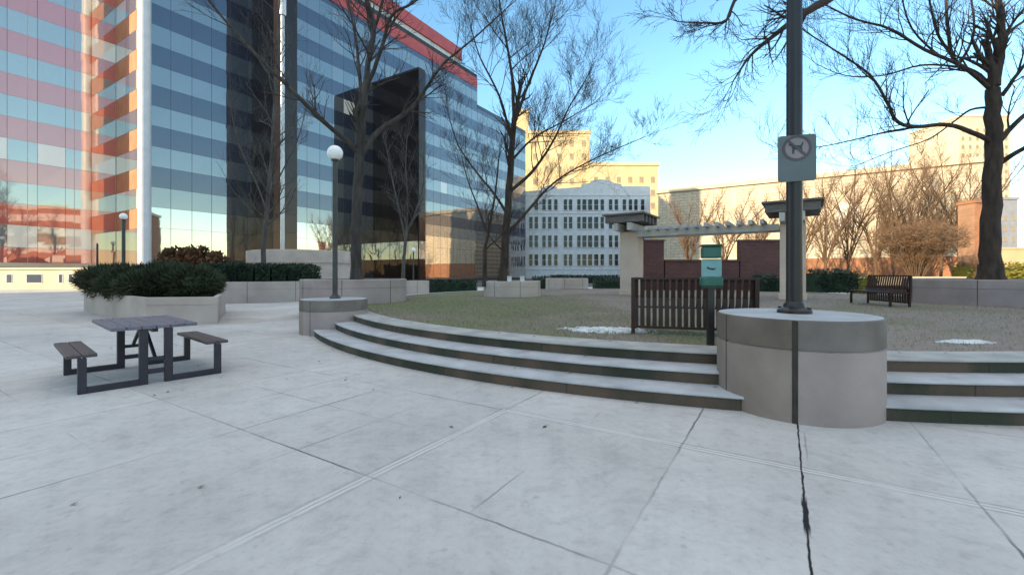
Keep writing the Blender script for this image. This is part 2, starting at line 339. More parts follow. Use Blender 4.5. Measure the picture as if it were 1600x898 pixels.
wn.links.new(wtc.outputs['Generated'], wsp.inputs[0]); wn.links.new(wsp.outputs[2], wmr.inputs[0]); wn.links.new(wmr.outputs[0], whs.inputs['Value']); wn.links.new(sky.outputs[0], whs.inputs['Color'])
wn.links.new(whs.outputs[0], tint.inputs['A']); # bright cloud veil added overhead, out of view, to brighten the shaded plaza
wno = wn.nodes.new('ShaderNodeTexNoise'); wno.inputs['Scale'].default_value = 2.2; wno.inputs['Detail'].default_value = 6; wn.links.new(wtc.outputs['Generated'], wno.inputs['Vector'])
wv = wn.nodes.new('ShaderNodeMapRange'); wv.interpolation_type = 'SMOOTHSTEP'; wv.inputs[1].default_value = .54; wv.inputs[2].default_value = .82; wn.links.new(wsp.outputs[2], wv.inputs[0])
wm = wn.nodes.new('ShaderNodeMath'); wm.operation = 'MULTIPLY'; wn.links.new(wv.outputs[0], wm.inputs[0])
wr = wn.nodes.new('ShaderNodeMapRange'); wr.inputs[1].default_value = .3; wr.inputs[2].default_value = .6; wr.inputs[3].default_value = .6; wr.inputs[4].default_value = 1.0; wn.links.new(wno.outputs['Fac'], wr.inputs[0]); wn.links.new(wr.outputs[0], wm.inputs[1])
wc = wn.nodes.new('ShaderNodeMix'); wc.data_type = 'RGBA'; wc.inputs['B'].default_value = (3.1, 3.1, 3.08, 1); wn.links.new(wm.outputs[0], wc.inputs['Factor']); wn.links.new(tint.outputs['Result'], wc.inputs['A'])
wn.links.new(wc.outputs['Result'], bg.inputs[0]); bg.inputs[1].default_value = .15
vs = scene.view_settings; vs.view_transform = 'Standard'; vs.look = 'None'; vs.gamma = 1; vs.exposure = 1.62; vs.use_curve_mapping = False

# ------------------------------------------------------------------ ground, steps, lawn
mb = MB(); mb.face([(-900, -400, -.03), (900, -400, -.03), (900, 1500, -.03), (-900, 1500, -.03)]); tag(mb.build('ground', M['asphalt']), kind='structure')
mb = MB(); mb.face([(-75, -45, 0), (60, -45, 0), (60, 44, 0), (-75, 44, 0)]); tag(mb.build('plaza', M['plaza']), kind='structure')
CX, CY, RO = 5.74, 16.0, 11.93
RIS, TRD = .155, .42
mb = MB()
A0, A1, NS = 0, 2 * math.pi, 220
for k in range(3):
    r = RO - TRD * k; z0, z1 = RIS * k, RIS * (k + 1)
    last = k == 2; w_ = .50 if last else TRD
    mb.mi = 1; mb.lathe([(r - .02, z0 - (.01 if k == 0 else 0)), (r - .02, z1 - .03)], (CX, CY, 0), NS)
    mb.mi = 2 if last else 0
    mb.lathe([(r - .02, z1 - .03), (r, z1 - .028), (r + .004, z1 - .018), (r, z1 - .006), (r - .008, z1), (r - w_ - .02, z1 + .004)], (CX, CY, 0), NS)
mb.mi = 3
for k in range(3):
    r = RO - TRD * k; z0, z1 = RIS * k, RIS * (k + 1)
    for i in range(40):
        a = 6.2832 * (i + .31 * k) / 40 + .03; Mx = Matrix.Translation((CX, CY, 0)) @ Matrix.Rotation(a, 4, 'Z')
        mb.box(r - .05, r - .0175, -.005, .005, z0 + .004, z1 - .031, Mx)
steps = mb.build('steps', [M['tread'], M['riser'], M['coping'], M['joint']], smooth=True); tag(steps, kind='structure')
LZ = RIS * 3 - .012; RL = RO - 2 * TRD - .505
mb = MB(); rings = 16; seg = 96; hts = {}
for i in range(rings + 1):
    for k in range(seg):
        a = 2 * math.pi * k / seg; r = RL * i / rings + (0.012 if i == rings else 0)
        mb.v.append((CX + r * math.cos(a), CY + r * math.sin(a), LZ + (random.uniform(-.004, .006) if i < rings else 0.0)))
for i in range(rings):
    for k in range(seg):
        k2 = (k + 1) % seg
        mb.f.append((i * seg + k, (i + 1) * seg + k, (i + 1) * seg + k2, i * seg + k2)); mb.m.append(0)
tag(mb.build('lawn', M['lawn'], smooth=True), kind='structure')
# short blades on the near part of the lawn
mb = MB(); rg = random.Random(3)
n = 0
while n < 42000:
    a = rg.uniform(0, 2 * math.pi); r = RL * math.sqrt(rg.random()); x, y = CX + r * math.cos(a), CY + r * math.sin(a)
    if y > 19 or rg.random() > min(1, (11 / max(y, 6)) ** 2): continue
    if x > 3 and rg.random() < .7: continue
    h = rg.uniform(.02, .06); t = rg.uniform(0, 6.28); dx, dy = math.cos(t) * .006, math.sin(t) * .006
    lx, ly = rg.uniform(-.03, .03), rg.uniform(-.03, .03)
    mb.face([(x - dx, y - dy, LZ - .01), (x + dx, y + dy, LZ - .01), (x + lx, y + ly, LZ + h)]); n += 1
tag(mb.build('grass', M['grass']), 'short winter grass blades over the round lawn', 'grass', kind='stuff')
# snow remains
def snow(name, cx, cy, ax, ay, rot, n, label, seed):
    rg = random.Random(seed); mb = MB()
    for i in range(n):
        t = rg.uniform(0, 6.28); q = math.sqrt(rg.random()); x = ax * q * math.cos(t); y = ay * q * math.sin(t)
        c, s_ = math.cos(rot), math.sin(rot); X, Y = cx + x * c - y * s_, cy + x * s_ + y * c
        s0 = rg.uniform(.04, .13) * (1.15 - q); hh = s0 * rg.uniform(.2, .4); base = len(mb.v); k = 8
        jr = [rg.uniform(.7, 1.3) for _ in range(k)]
        for (rr, zz) in ((1, -.01), (.8, hh * .6), (.4, hh)):
            for j in range(k):
                aa = 6.283 * j / k; mb.v.append((X + s0 * rr * jr[j] * math.cos(aa), Y + s0 * rr * jr[j] * math.sin(aa), LZ + zz + .012))
        for l in range(2):
            for j in range(k):
                j2 = (j + 1) % k; mb.f.append((base + l * k + j, base + l * k + j2, base + (l + 1) * k + j2, base + (l + 1) * k + j)); mb.m.append(0)
        mb.f.append(tuple(base + 2 * k + j for j in range(k))); mb.m.append(0)
    tag(mb.build(name, M['snow'], smooth=True), label, 'snow', kind='stuff')
g = G(948, 515, .465); snow('snow', g.x, g.y, .85, .42, -.2, 190, 'thin patch of old snow beside the slatted bench', 5)
g = G(1510, 534, .465); snow('snow', g.x, g.y, .42, .12, 0, 60, 'small patch of old snow behind the right hand steps', 6)

# ------------------------------------------------------------------ planters and pedestals
def pedestal(x, y, r, h, cap, label, seam_a=None):
    t = empty('lamp_pedestal', (x, y, 0)); tag(t, label, 'pedestal', 'round concrete lamp pedestals on the steps')
    c = h - cap
    s0 = seam_a if seam_a is not None else -2.2
    for q, (a0, mm, mc) in enumerate(((s0, 'planter', 'planter_cap'), (s0 - math.pi, 'planter_brown', 'planter_cap_brown'))):
        MB().lathe([(r, -.02), (r, c - .012), (r - .012, c - .006), (r - .012, c)], n=40, a0=a0, a1=a0 + math.pi).build('base_segment', M[mm], t, smooth=True)
        MB().lathe([(r - .012, c), (r, c + .006), (r, h - .02), (r - .006, h - .005), (r - .02, h)], n=40, a0=a0, a1=a0 + math.pi).build('cap_segment', M[mc], t, smooth=True)
    mb = MB(); mb.lathe([(r - .02, h), (.001, h + .012)], n=72); mb.build('top', M['planter_top'], t, smooth=True)
    mb = MB()
    for a in ([seam_a] if seam_a is not None else []) + [1.0, 3.2, -.35 if seam_a is not None else -1.9]:
        ca, sa = math.cos(a), math.sin(a); Mx = Matrix.Rotation(a, 4, 'Z')
        wd = .05 if a == seam_a else .008
        if a == seam_a: MB().box(r - .05, r + .0025, -wd / 2, wd / 2, 0, h - .008, Mx).build('stained_seam', M['seam'], t); wd = .01
        mb.box(r - .05, r + .004, -wd / 2, wd / 2, 0, h - .006, Mx)
    mb.build('joint', M['joint'], t)
    return t
PX, PY, PR, PH = 3.14, 4.84, .78, .995
pedestal(PX, PY, PR, PH, .29, 'big round concrete pedestal with dark cap band carrying the tall dark pole with a sign', math.atan2(-PY + .0, -PX + .05))
QX, QY, QH = -4.37, 10.7, .81
pedestal(QX, QY, .78, QH, .26, 'smaller looking round concrete pedestal at the left end of the steps under the globe lamp')

def round_planter(x, y, r, z0, z1, label, m='planter', wall=.22, njoint=7, group='round concrete tree planters', rot=0.0):
    t = empty('round_planter', (x, y, z0)); tag(t, label, 'planter', group); h = z1 - z0
    MB().lathe([(r, -.02), (r, h * .62), (r - .012, h * .63), (r - .012, h * .645), (r, h * .655), (r, h - .02), (r - .02, h), (r - wall, h), (r - wall, h - .1)], n=72).build('wall', M[m], t, smooth=True)
    mb = MB()
    for i in range(njoint):
        a = rot + 6.283 * i / njoint; mb.box(r - .05, r + .003, -.008, .008, 0, h - .006, Matrix.Rotation(a, 4, 'Z'))
    mb.build('joint', M['joint'], t)
    MB().lathe([(r - wall + .001, h - .08), (.001, h - .03)], n=40).build('soil', M['soil'], t, smooth=True)
    return t
round_planter(-5.52, 15.3, 1.76, LZ, 1.23, 'round concrete planter at the lawn edge holding the tall grey forked tree', rot=.35)
round_planter(15.6, 14.3, 2.05, LZ, 1.24, 'round concrete planter at right holding the thick dark tree', rot=.2)
round_planter(.0, 18.75, 1.22, LZ, 1.10, 'low round planter beyond the lawn with a pair of bare trees', 'planter_pale', rot=.5)
round_planter(-13.4, 23.6, 3.05, 0, 1.02, 'wide round planter behind the left juniper box with hedge', 'planter_pale', njoint=9, rot=.1)
round_planter(3.5, 27.8, 1.35, 0, 1.10, 'pale round planter far behind the lawn in front of the white building', 'planter_pale', rot=.9)
round_planter(-6.25, 27.5, 1.0, 0, .95, 'small pale round planter far behind with a slim forked tree', 'planter_pale', rot=.7)
round_planter(13.2, 7.5, 1.76, LZ, 1.23, 'round concrete planter past the right edge with an overhanging tree', rot=.2)

# polygonal juniper planter at left
poly = [G(228, 508), G(340, 506), Vector((-10.4, 15.8, 0)), Vector((-12.2, 17.6, 0)), Vector((-15.8, 17.6, 0)), G(131, 487)]
cen = sum(poly, Vector()) / len(poly)
t = empty('box_planter', cen); tag(t, 'angular pale concrete planter full of spreading juniper beside the picnic table', 'planter')
out = [((p - cen).x, (p - cen).y) for p in poly]; PZ = .76
mb = MB(); n = len(out); inn = [(x * .93, y * .93) for x, y in out]; ov = [(x * 1.004, y * 1.004) for x, y in out]
for i in range(n):
    j = (i + 1) % n
    mb.face([(*out[i], -.02), (*out[j], -.02), (*out[j], PZ - .2), (*out[i], PZ - .2)])
    mb.face([(*ov[i], PZ - .2), (*ov[j], PZ - .2), (*ov[j], PZ), (*ov[i], PZ)])
    mb.face([(*out[i], PZ - .2), (*out[j], PZ - .2), (*ov[j], PZ - .2), (*ov[i], PZ - .2)])
    mb.face([(*ov[i], PZ), (*ov[j], PZ), (*inn[j], PZ), (*inn[i], PZ)])
    mb.face([(*inn[i], PZ), (*inn[j], PZ), (*inn[j], PZ - .15), (*inn[i], PZ - .15)])
mb.build('wall', M['planter_pale'], t)
MB().prism(inn, PZ - .16, PZ - .1).build('soil', M['soil'], t)

# ------------------------------------------------------------------ foliage
def leaves(mb, rg, c, rad, n, size, up=.0, shell=.55, blade=False):
    for i in range(n):
        d = Vector((rg.gauss(0, 1), rg.gauss(0, 1), rg.gauss(0, 1))).normalized()
        q = shell + (1 - shell) * rg.random() ** .6
        p = Vector((c[0] + d.x * rad[0] * q, c[1] + d.y * rad[1] * q, c[2] + d.z * rad[2] * q))
        dr = (d + Vector((rg.uniform(-.7, .7), rg.uniform(-.7, .7), rg.uniform(-.5, .8) + up))).normalized()
        sd = dr.cross(Vector((rg.uniform(-1, 1), rg.uniform(-1, 1), rg.uniform(-1, 1)))).normalized()
        s = size * rg.uniform(.6, 1.5)
        if blade: mb.face([p - sd * s * .10, p + sd * s * .10, p + dr * s])
        else: mb.face([p - sd * s * .4 - dr * s * .3, p + sd * s * .4 - dr * s * .3, p + sd * s * .15 + dr * s * .6, p - sd * s * .15 + dr * s * .6])
def core(mb, rg, c, rad, k=.62):
    base = len(mb.v); nu, nv = 10, 6
    for i in range(nv + 1):
        th = math.pi * i / nv
        for j in range(nu):
            a = 6.283 * j / nu; w_ = k * rg.uniform(.85, 1.1)
            mb.v.append((c[0] + rad[0] * w_ * math.sin(th) * math.cos(a), c[1] + rad[1] * w_ * math.sin(th) * math.sin(a), c[2] + rad[2] * w_ * math.cos(th)))
    for i in range(nv):
        for j in range(nu):
            j2 = (j + 1) % nu; mb.f.append((base + i * nu + j, base + i * nu + j2, base + (i + 1) * nu + j2, base + (i + 1) * nu + j)); mb.m.append(mb.mi)
def shrub(name, blobs, m, label, cat, n, size, seed, blade=False, group=None, up=0.0, shell=.55):
    rg = random.Random(seed); mb = MB()
    for c, rad in blobs:
        core(mb, rg, c, rad); leaves(mb, rg, c, rad, n, size, up, shell, blade)
    o = mb.build(name, M[m]); return tag(o, label, cat, group)
# junipers (three overlapping plants in the angular planter)
def bl(px, Y, z, rx, ry, rz): return ((( px - 800) / F * Y, Y, z), (rx, ry, rz))
shrub('juniper_shrub', [bl(182, 15.7, 1.12, .95, 1.1, .62), bl(160, 16.2, 1.2, .75, .8, .46), bl(208, 14.5, 1.08, .9, 1.0, .6)], 'juniper', 'dark spreading juniper at the left end of the angular planter', 'shrub', 4200, .15, 11, True, 'junipers in the angular planter', .3)
shrub('juniper_shrub', [bl(255, 14.8, 1.14, 1.0, 1.1, .68), bl(232, 13.9, 1.0, .8, .9, .52), bl(278, 14.3, 1.08, .85, 1.0, .62)], 'juniper', 'middle spreading juniper with browner tips in the angular planter', 'shrub', 4200, .15, 12, True, 'junipers in the angular planter', .3)
shrub('juniper_shrub', [bl(303, 14.1, 1.06, .75, .9, .56), bl(312, 14.8, 1.1, .65, .8, .52)], 'juniper', 'right hand juniper drooping over the pale planter corner', 'shrub', 3800, .15, 13, True, 'junipers in the angular planter', .3)
# hedges
def hedge_run(name, pts, w_, z0, z1, m, label, seed, dens=900, group='dark clipped hedges', size=.11, cat='hedge'):
    rg = random.Random(seed); mb = MB(); pts = [Vector((p[0], p[1], 0)) for p in pts]
    for a, b_ in zip(pts[:-1], pts[1:]):
        d = b_ - a; Ln = d.length; d.normalize(); s_ = Vector((-d.y, d.x, 0)); h = z1 - z0
        zc = (z0 + z1) / 2
        c = [a - s_ * w_ * .42, b_ - s_ * w_ * .42, b_ + s_ * w_ * .42, a + s_ * w_ * .42]
        mb.hexa([(p.x, p.y, z0) for p in c] + [(p.x, p.y, z1 - h * .12) for p in c])
        for i in range(int(dens * Ln)):
            t = rg.random() * Ln; face = rg.random()
            if face < .4: o, z, nr = rg.uniform(-.5, .5) * w_, z1 + rg.uniform(-.16, .06) * h, Vector((0, 0, 1))
            elif face < .7: o, z, nr = -.5 * w_ + rg.uniform(-.06, .06), rg.uniform(z0, z1), -s_
            else: o, z, nr = .5 * w_ + rg.uniform(-.06, .06), rg.uniform(z0, z1), s_
            p = a + d * t + s_ * o; p.z = z
            dr = (nr + Vector((rg.uniform(-.9, .9), rg.uniform(-.9, .9), rg.uniform(-.6, .9)))).normalized(); sd = dr.orthogonal().normalized(); q = size * rg.uniform(.6, 1.4)
            mb.face([p - sd * q * .4, p + sd * q * .4, p + sd * q * .2 + dr * q, p - sd * q * .2 + dr * q])
    return tag(mb.build(name, M[m]), label, cat, group)
arc = [(-13.4 + 2.35 * math.cos(a), 23.6 + 2.35 * math.sin(a)) for a in [R(x) for x in range(185, 366, 15)]]
hedge_run('hedge', arc, 1.0, .95, 1.78, 'hedge', 'dark curved hedge in the wide round planter around the slim tree', 21, 700)
def hx(px0, px1, Y, z0, z1, w_, m, label, seed, **k):
    return hedge_run('hedge', [((px0 - 800) / F * Y, Y), ((px1 - 800) / F * Y, Y)], w_, z0, z1, m, label, seed, **k)
hx(640, 745, 31, -.01, .85, 1.2, 'hedge', 'low dark hedge far behind the lawn below the glass tower end', 22, dens=300)
hx(832, 862, 30, -.01, 1.1, 1.2, 'hedge', 'short dark hedge between the two pale round planters', 23, dens=300)
hx(928, 972, 29, -.01, 1.0, 1.2, 'hedge', 'short dark hedge left of the pergola pillar', 24, dens=300)
hx(1180, 1217, 23.5, LZ - .01, 1.25, 1.0, 'hedge', 'dark clipped bush at the foot of the maroon brick wall', 25, dens=500)
hx(1262, 1330, 22.5, LZ - .01, 1.55, 1.1, 'hedge', 'dark rounded hedge right of the right pergola pillar', 26, dens=600)
hx(1335, 1362, 24.5, -.01, 1.3, .8, 'hedge_lit', 'small yellowish bush next to the dark rounded hedge', 27, dens=500, group=None, cat='bush')
hx(860, 1000, 62, -.01, .95, 1.5, 'hedge', 'long dark hedge along the foot of the white building', 30, dens=160, size=.2)
shrub('brown_bush', [bl(275, 31, 1.8, 1.35, 1.0, 1.5), bl(305, 32, 2.0, 1.5, 1.0, 1.5), bl(338, 32, 1.7, 1.1, 1.0, 1.3)], 'rust_leaf', 'reddish brown bush with dry leaves behind the juniper planter', 'bush', 1500, .22, 31)

# ------------------------------------------------------------------ trees
def rot_about(v, axis, a): return Matrix.Rotation(a, 3, axis) @ v
class Tree:
    def __init__(s, seed): s.rg = random.Random(seed); s.wood = MB(); s.tw = MB()
    def poly(s, pts, r0, r1):
        # smooth the given skeleton a little and add waviness
        pts = [Vector(p) for p in pts]; out = []
        for i in range(len(pts) - 1):
            p0, p1, p2, p3 = pts[max(i - 1, 0)], pts[i], pts[i + 1], pts[min(i + 2, len(pts) - 1)]
            for k in range(4):
                t = k / 4; t2, t3 = t * t, t * t * t
                out.append(.5 * ((2 * p1) + (p2 - p0) * t + (2 * p0 - 5 * p1 + 4 * p2 - p3) * t2 + (3 * p1 - p0 - 3 * p2 + p3) * t3))
        out.append(pts[-1]); n = len(out)
        rr = [r0 + (r1 - r0) * (i / (n - 1)) ** .8 for i in range(n)]
        return out, rr
    def limb(s, pts, r0, r1, kids=10, klen=1.6, lev=2, start=.25, spread=(30, 65), up=.25, kr=.42):
        out, rr = s.poly(pts, r0, r1); rg = s.rg
        s.wood.tube([p + Vector((rg.uniform(-1, 1), rg.uniform(-1, 1), 0)) * rr[i] * .18 if 0 < i < len(out) - 1 else p for i, p in enumerate(out)], rr, 10 if r0 > .1 else 7)
        n = len(out)
        for k in range(kids):
            f = start + (1 - start) * (k + rg.random()) / kids; i = min(n - 2, int(f * (n - 1)))
            d = (out[i + 1] - out[i]).normalized(); p = out[i].lerp(out[i + 1], rg.random())
            s.twig(p, s.turn(d, *spread, up), klen * rg.uniform(.6, 1.25) * (1.1 - .45 * f), min(rr[i] * .6, max(.009, rr[i] * kr)), lev, up)
        # leader continues
        d = (out[-1] - out[-2]).normalized()
        for k in range(2): s.twig(out[-1], s.turn(d, 5, 22, up), klen * rg.uniform(.8, 1.1), rr[-1] * .85, lev, up)
        return out
    def turn(s, d, a0, a1, up):
        rg = s.rg; ax = d.orthogonal().normalized(); ax = rot_about(ax, d, rg.uniform(0, 6.283))
        v = rot_about(d, ax, R(rg.uniform(a0, a1))); v.z += up; return v.normalized()
    def twig(s, p, d, L, r, lev, up):
        rg = s.rg; n = 4 if lev else 3; pts = [p]; q = p; dd = d
        for i in range(n):
            dd = (dd + Vector((rg.uniform(-.22, .22), rg.uniform(-.22, .22), rg.uniform(-.18, .22) + up * .2))).normalized(); q = q + dd * L / n; pts.append(q)
        rr = [max(.0035, r * (1 - .62 * i / n)) for i in range(n + 1)]
        (s.wood if r > .03 else s.tw).tube(pts, rr, 6 if r > .03 else (4 if r > .012 else 3), cap=False)
        if lev <= 0: return
        m = {3: 5, 2: 5, 1: 4}.get(lev, 4)
        for k in range(m):
            f = .22 + .75 * (k + rg.random()) / m; i = min(n - 1, int(f * n)); 
            b_ = pts[i].lerp(pts[i + 1], f * n - i); dv = (pts[i + 1] - pts[i]).normalized()
            s.twig(b_, s.turn(dv, 22, 55, up), L * rg.uniform(.42, .72), rr[i] * .58, lev - 1, up)
    def done(s, base, label, bark, twig, group=None, name='bare_tree'):
        t = empty(name, base); tag(t, label, 'tree', group); b = Vector(base)
        for mb in (s.wood, s.tw): mb.v = [(x - b.x, y - b.y, z - b.z) for x, y, z in mb.v]
        s.wood.build('trunk', M[bark], t, smooth=True); s.tw.build('crown', M[twig], t)
        return t
def flare(tr, base, r, h=.5):
    tr.wood.tube([base + Vector((0, 0, -.12)), base + Vector((0, 0, .06)), base + Vector((0, 0, h * .4)), base + Vector((0, 0, h))], [r * 1.45, r * 1.3, r * 1.08, r * .99], 12)
def PP(lst, Y): return [P(a[0], a[1], Y, a[2] if len(a) > 2 else 0) for a in lst]
RG = 'bare plaza trees'
# tall forked tree in the planter behind the globe lamp
tr = Tree(1); Y = 15.3
flare(tr, P(557, 441, Y), .20)
tr.limb(PP([(557, 441), (556, 380), (558, 310), (563, 235)], Y), .195, .165, 0)
tr.limb(PP([(562, 240), (538, 217, -.3), (502, 187, -.8), (455, 140, -1.2), (405, 92, -1.5), (350, 30, -1.7), (310, -20, -2)], Y), .105, .03, 15, 1.5, 2)
tr.limb(PP([(565, 240), (592, 205, .3), (640, 172, .8), (670, 132, 1.2), (693, 100, 1.4), (738, 62, 1.8), (790, 15, 2)], Y), .115, .022, 15, 1.4, 2)
tr.limb(PP([(564, 238), (568, 170), (575, 100, .3), (584, 40, .5), (562, -40, .6), (545, -150, .6)], Y), .145, .045, 14, 1.9, 2)
tr.limb(PP([(572, 140, .2), (597, 75, -.4), (612, 25, -.7), (645, 5, -1.0), (690, -30, -1.3)], Y), .085, .025, 12, 1.5, 2)
tr.limb(PP([(567, 185), (561, 110, .8), (553, 45, 1.2), (530, -60, 1.6)], Y), .085, .03, 12, 1.5, 2)
tr.limb(PP([(578, 85, .3), (590, 30, 1), (615, -60, 1.4)], Y), .07, .03, 8, 1.4, 2)
tr.done(P(557, 441, Y), 'tall grey trunked bare tree forking above the globe lamp', 'bark', 'twig', RG)
# broad tree in the middle
tr = Tree(2); Y = 18.8
flare(tr, P(786, 441, Y), .21)
tr.limb(PP([(786, 441), (788, 400), (792, 340), (797, 280), (800, 230), (803, 185)], Y), .21, .11, 6, 2.0, 2, .6)
tr.limb(PP([(791, 368), (816, 340, .3), (850, 300, .6), (885, 272, .9), (940, 243, 1.3), (1005, 215, 1.6)], Y), .085, .016, 18, 2.0, 3)
tr.limb(PP([(796, 300), (830, 270, -.4), (862, 225, -.8), (888, 170, -1), (915, 125, -1.2)], Y), .09, .016, 16, 2.1, 3)
tr.limb(PP([(800, 250), (835, 215, .6), (880, 190, 1.2), (930, 160, 1.6)], Y), .065, .014, 14, 1.9, 3)
tr.limb(PP([(793, 335), (770, 300, .4), (745, 270, .7), (715, 225, 1), (700, 175, 1.2)], Y), .075, .016, 14, 1.7, 3)
tr.limb(PP([(803, 188), (800, 120, .2), (790, 60, .3), (780, 0, .4), (775, -60, .4)], Y), .09, .016, 16, 2.1, 3)
tr.limb(PP([(803, 195), (826, 130, -.4), (850, 70, -.8), (868, 5, -1)], Y), .085, .016, 16, 2.1, 3)
tr.limb(PP([(800, 220), (780, 150, -.5), (750, 90, -1), (735, 40, -1.2)], Y), .07, .014, 12, 1.9, 3)
tr.limb(PP([(789, 395), (772, 378, .2), (757, 358, .4)], Y), .045, .015, 4, 1.0, 1)
tr.done(P(786, 441, Y), 'wide spreading bare tree in front of the white building', 'bark_dark', 'twig', RG)
# slim companion
tr = Tree(3); Y = 18.3
flare(tr, P(758, 443, Y), .10, .3)
tr.limb(PP([(758, 443), (758, 392), (765, 352), (774, 300), (779, 250)], Y), .10, .03, 10, 1.2, 2)
tr.limb(PP([(762, 365), (746, 322, .3), (731, 282, .5), (722, 248, .6)], Y), .05, .014, 10, 1.0, 2)
tr.limb(PP([(758, 390), (784, 366, -.3), (800, 335, -.5)], Y), .04, .012, 7, .9, 2)
tr.done(P(758, 443, Y), 'slender young bare tree left of the wide spreading tree', 'bark_dark', 'twig', RG)
# slim pale tree before the dark projecting wing
tr = Tree(4); Y = 27.5
flare(tr, P(630, 440, Y), .12, .3)
tr.limb(PP([(630, 440), (632, 392), (636, 360)], Y), .125, .09, 0)
tr.limb(PP([(634, 375), (623, 325, .3), (612, 275, .5), (604, 230, .8)], Y), .08, .02, 14, 1.5, 2)
tr.limb(PP([(636, 362), (650, 330, -.3), (661, 290, -.5), (662, 250, -.6)], Y), .075, .02, 12, 1.5, 2)
tr.limb(PP([(635, 365), (637, 310), (634, 260), (636, 215)], Y), .07, .02, 14, 1.6, 2)
tr.done(P(630, 440, Y), 'slim pale forked tree in front of the dark projecting wing', 'bark_grey', 'twig_grey', RG)
# slim tree in hedge planter
tr = Tree(5); Y = 23.4
flare(tr, P(410, 438, Y), .15, .4)
tr.limb(PP([(410, 438), (412, 390), (418, 320), (425, 240), (429, 160), (433, 80), (437, 0), (438, -60)], Y), .15, .03, 34, 2.3, 2, .18)
tr.limb(PP([(417, 330), (398, 280, .4), (375, 230, .7), (362, 180, .9)], Y), .05, .014, 12, 1.6, 2)
tr.limb(PP([(420, 310), (445, 260, -.4), (468, 210, -.7), (480, 160, -.9)], Y), .05, .014, 12, 1.6, 2)
tr.done(P(410, 438, Y), 'slim upright bare tree rising out of the curved hedge beside the flagpole', 'bark_grey', 'twig_grey', RG)
# thick tree at right
tr = Tree(6); Y = 14.2
flare(tr, P(1548, 441, Y), .30, .6)
tr.limb(PP([(1548, 441), (1549, 380), (1550, 300), (1552, 200), (1551, 140)], Y), .30, .19, 0)
tr.limb(PP([(1546, 220), (1520, 208, -.2), (1480, 195, -.5), (1430, 198, -.8), (1402, 190, -1), (1388, 163, -1.1), (1366, 125, -1.2), (1340, 102, -1.3), (1300, 76, -1.5), (1262, 52, -1.6)], Y), 0.086, 0.016, 22, 1.3, 2, .3)
tr.limb(PP([(1432, 199, -.8), (1390, 205, -.9), (1345, 216, -1.2), (1290, 228, -1.5), (1225, 236, -1.8)], Y), 0.032, 0.010, 12, 1.0, 2)
tr.limb(PP([(1544, 168), (1516, 172, .4), (1488, 192, .8), (1450, 218, 1.1), (1390, 238, 1.4), (1340, 258, 1.6)], Y), 0.043, 0.010, 14, 1.0, 2)
tr.limb(PP([(1551, 145), (1530, 118, .2), (1492, 96, .5), (1482, 50, .7), (1476, -30, .9)], Y), 0.101, 0.036, 12, 1.5, 2)
tr.limb(PP([(1546, 138), (1505, 105, -.5), (1445, 78, -1), (1392, 46, -1.4), (1335, 30, -1.8), (1290, 8, -2)], Y), 0.072, 0.016, 20, 1.3, 2)
tr.limb(PP([(1500, 105, .4), (1440, 102, .7), (1380, 118, 1.0), (1320, 118, 1.2), (1275, 100, 1.5)], Y), 0.040, 0.011, 14, 1.1, 2)
tr.limb(PP([(1552, 135), (1562, 80), (1567, 60), (1560, 0, .2), (1562, -80, .4)], Y), .185, .06, 10, 1.6, 2)
tr.limb(PP([(1565, 150), (1592, 113, -.3), (1635, 55, -.6)], Y), 0.068, 0.032, 8, 1.4, 2)
tr.limb(PP([(1567, 62), (1590, 40, .4), (1640, 10, .8)], Y), 0.058, 0.032, 8, 1.4, 2)
tr.limb(PP([(1560, 222), (1598, 182, .3), (1660, 140, .8)], Y), 0.094, 0.048, 8, 1.5, 2)
tr.limb(PP([(1562, 255), (1600, 232, -.4), (1660, 210, -.9)], Y), 0.086, 0.048, 8, 1.5, 2)
tr.limb(PP([(1486, 85, .6), (1462, 45, .3), (1448, -30, .1)], Y), 0.054, 0.024, 8, 1.3, 2)
tr.limb(PP([(1500, 98, .4), (1522, 50, .9), (1512, -30, 1.2)], Y), 0.050, 0.024, 8, 1.3, 2)
tr.limb(PP([(1470, 90, -.7), (1425, 45, -1), (1405, -20, -1.2)], Y), 0.036, 0.016, 8, 1.2, 2)
tr.done(P(1548, 441, Y), 'thick dark bare tree with crooked limbs at the right', 'bark_dark', 'twig', RG)
# overhanging tree past the right edge
tr = Tree(8); b0 = Vector((13.2, 7.5, 1.18)); flare(tr, b0, .3)
tr.limb([b0, b0 + Vector((-.1, .1, 2.2)), b0 + Vector((-.3, .3, 4.2))], .3, .24, 0)
fk = b0 + Vector((-.3, .3, 4.0))
tr.limb([fk, fk + Vector((-2.2, .5, 1.6)), P(1420, -60, 9), P(1290, 2, 9), P(1250, 26, 9), P(1210, 55, 9.1), P(1172, 88, 9.2), P(1145, 128, 9.3)], .16, .012, 20, .9, 2, .45, up=-.02)
tr.limb([P(1420, -60, 9), P(1260, -70, 9.6), P(1158, -10, 9.8), P(1135, 32, 9.8), P(1100, 36, 9.8), P(1058, 34, 9.8)], .07, .01, 18, .8, 2, .4, up=-.05)
tr.limb([fk, fk + Vector((.6, .8, 3)), fk + Vector((1.2, 1.5, 6))], .2, .08, 12, 2, 2)
tr.limb([fk, fk + Vector((-1.2, 1.2, 2.5)), fk + Vector((-2.6, 2.2, 5.5))], .18, .06, 12, 2, 2)
tr.done(b0, 'bare tree past the right edge whose drooping branch tips enter at the top', 'bark_dark', 'twig', RG)

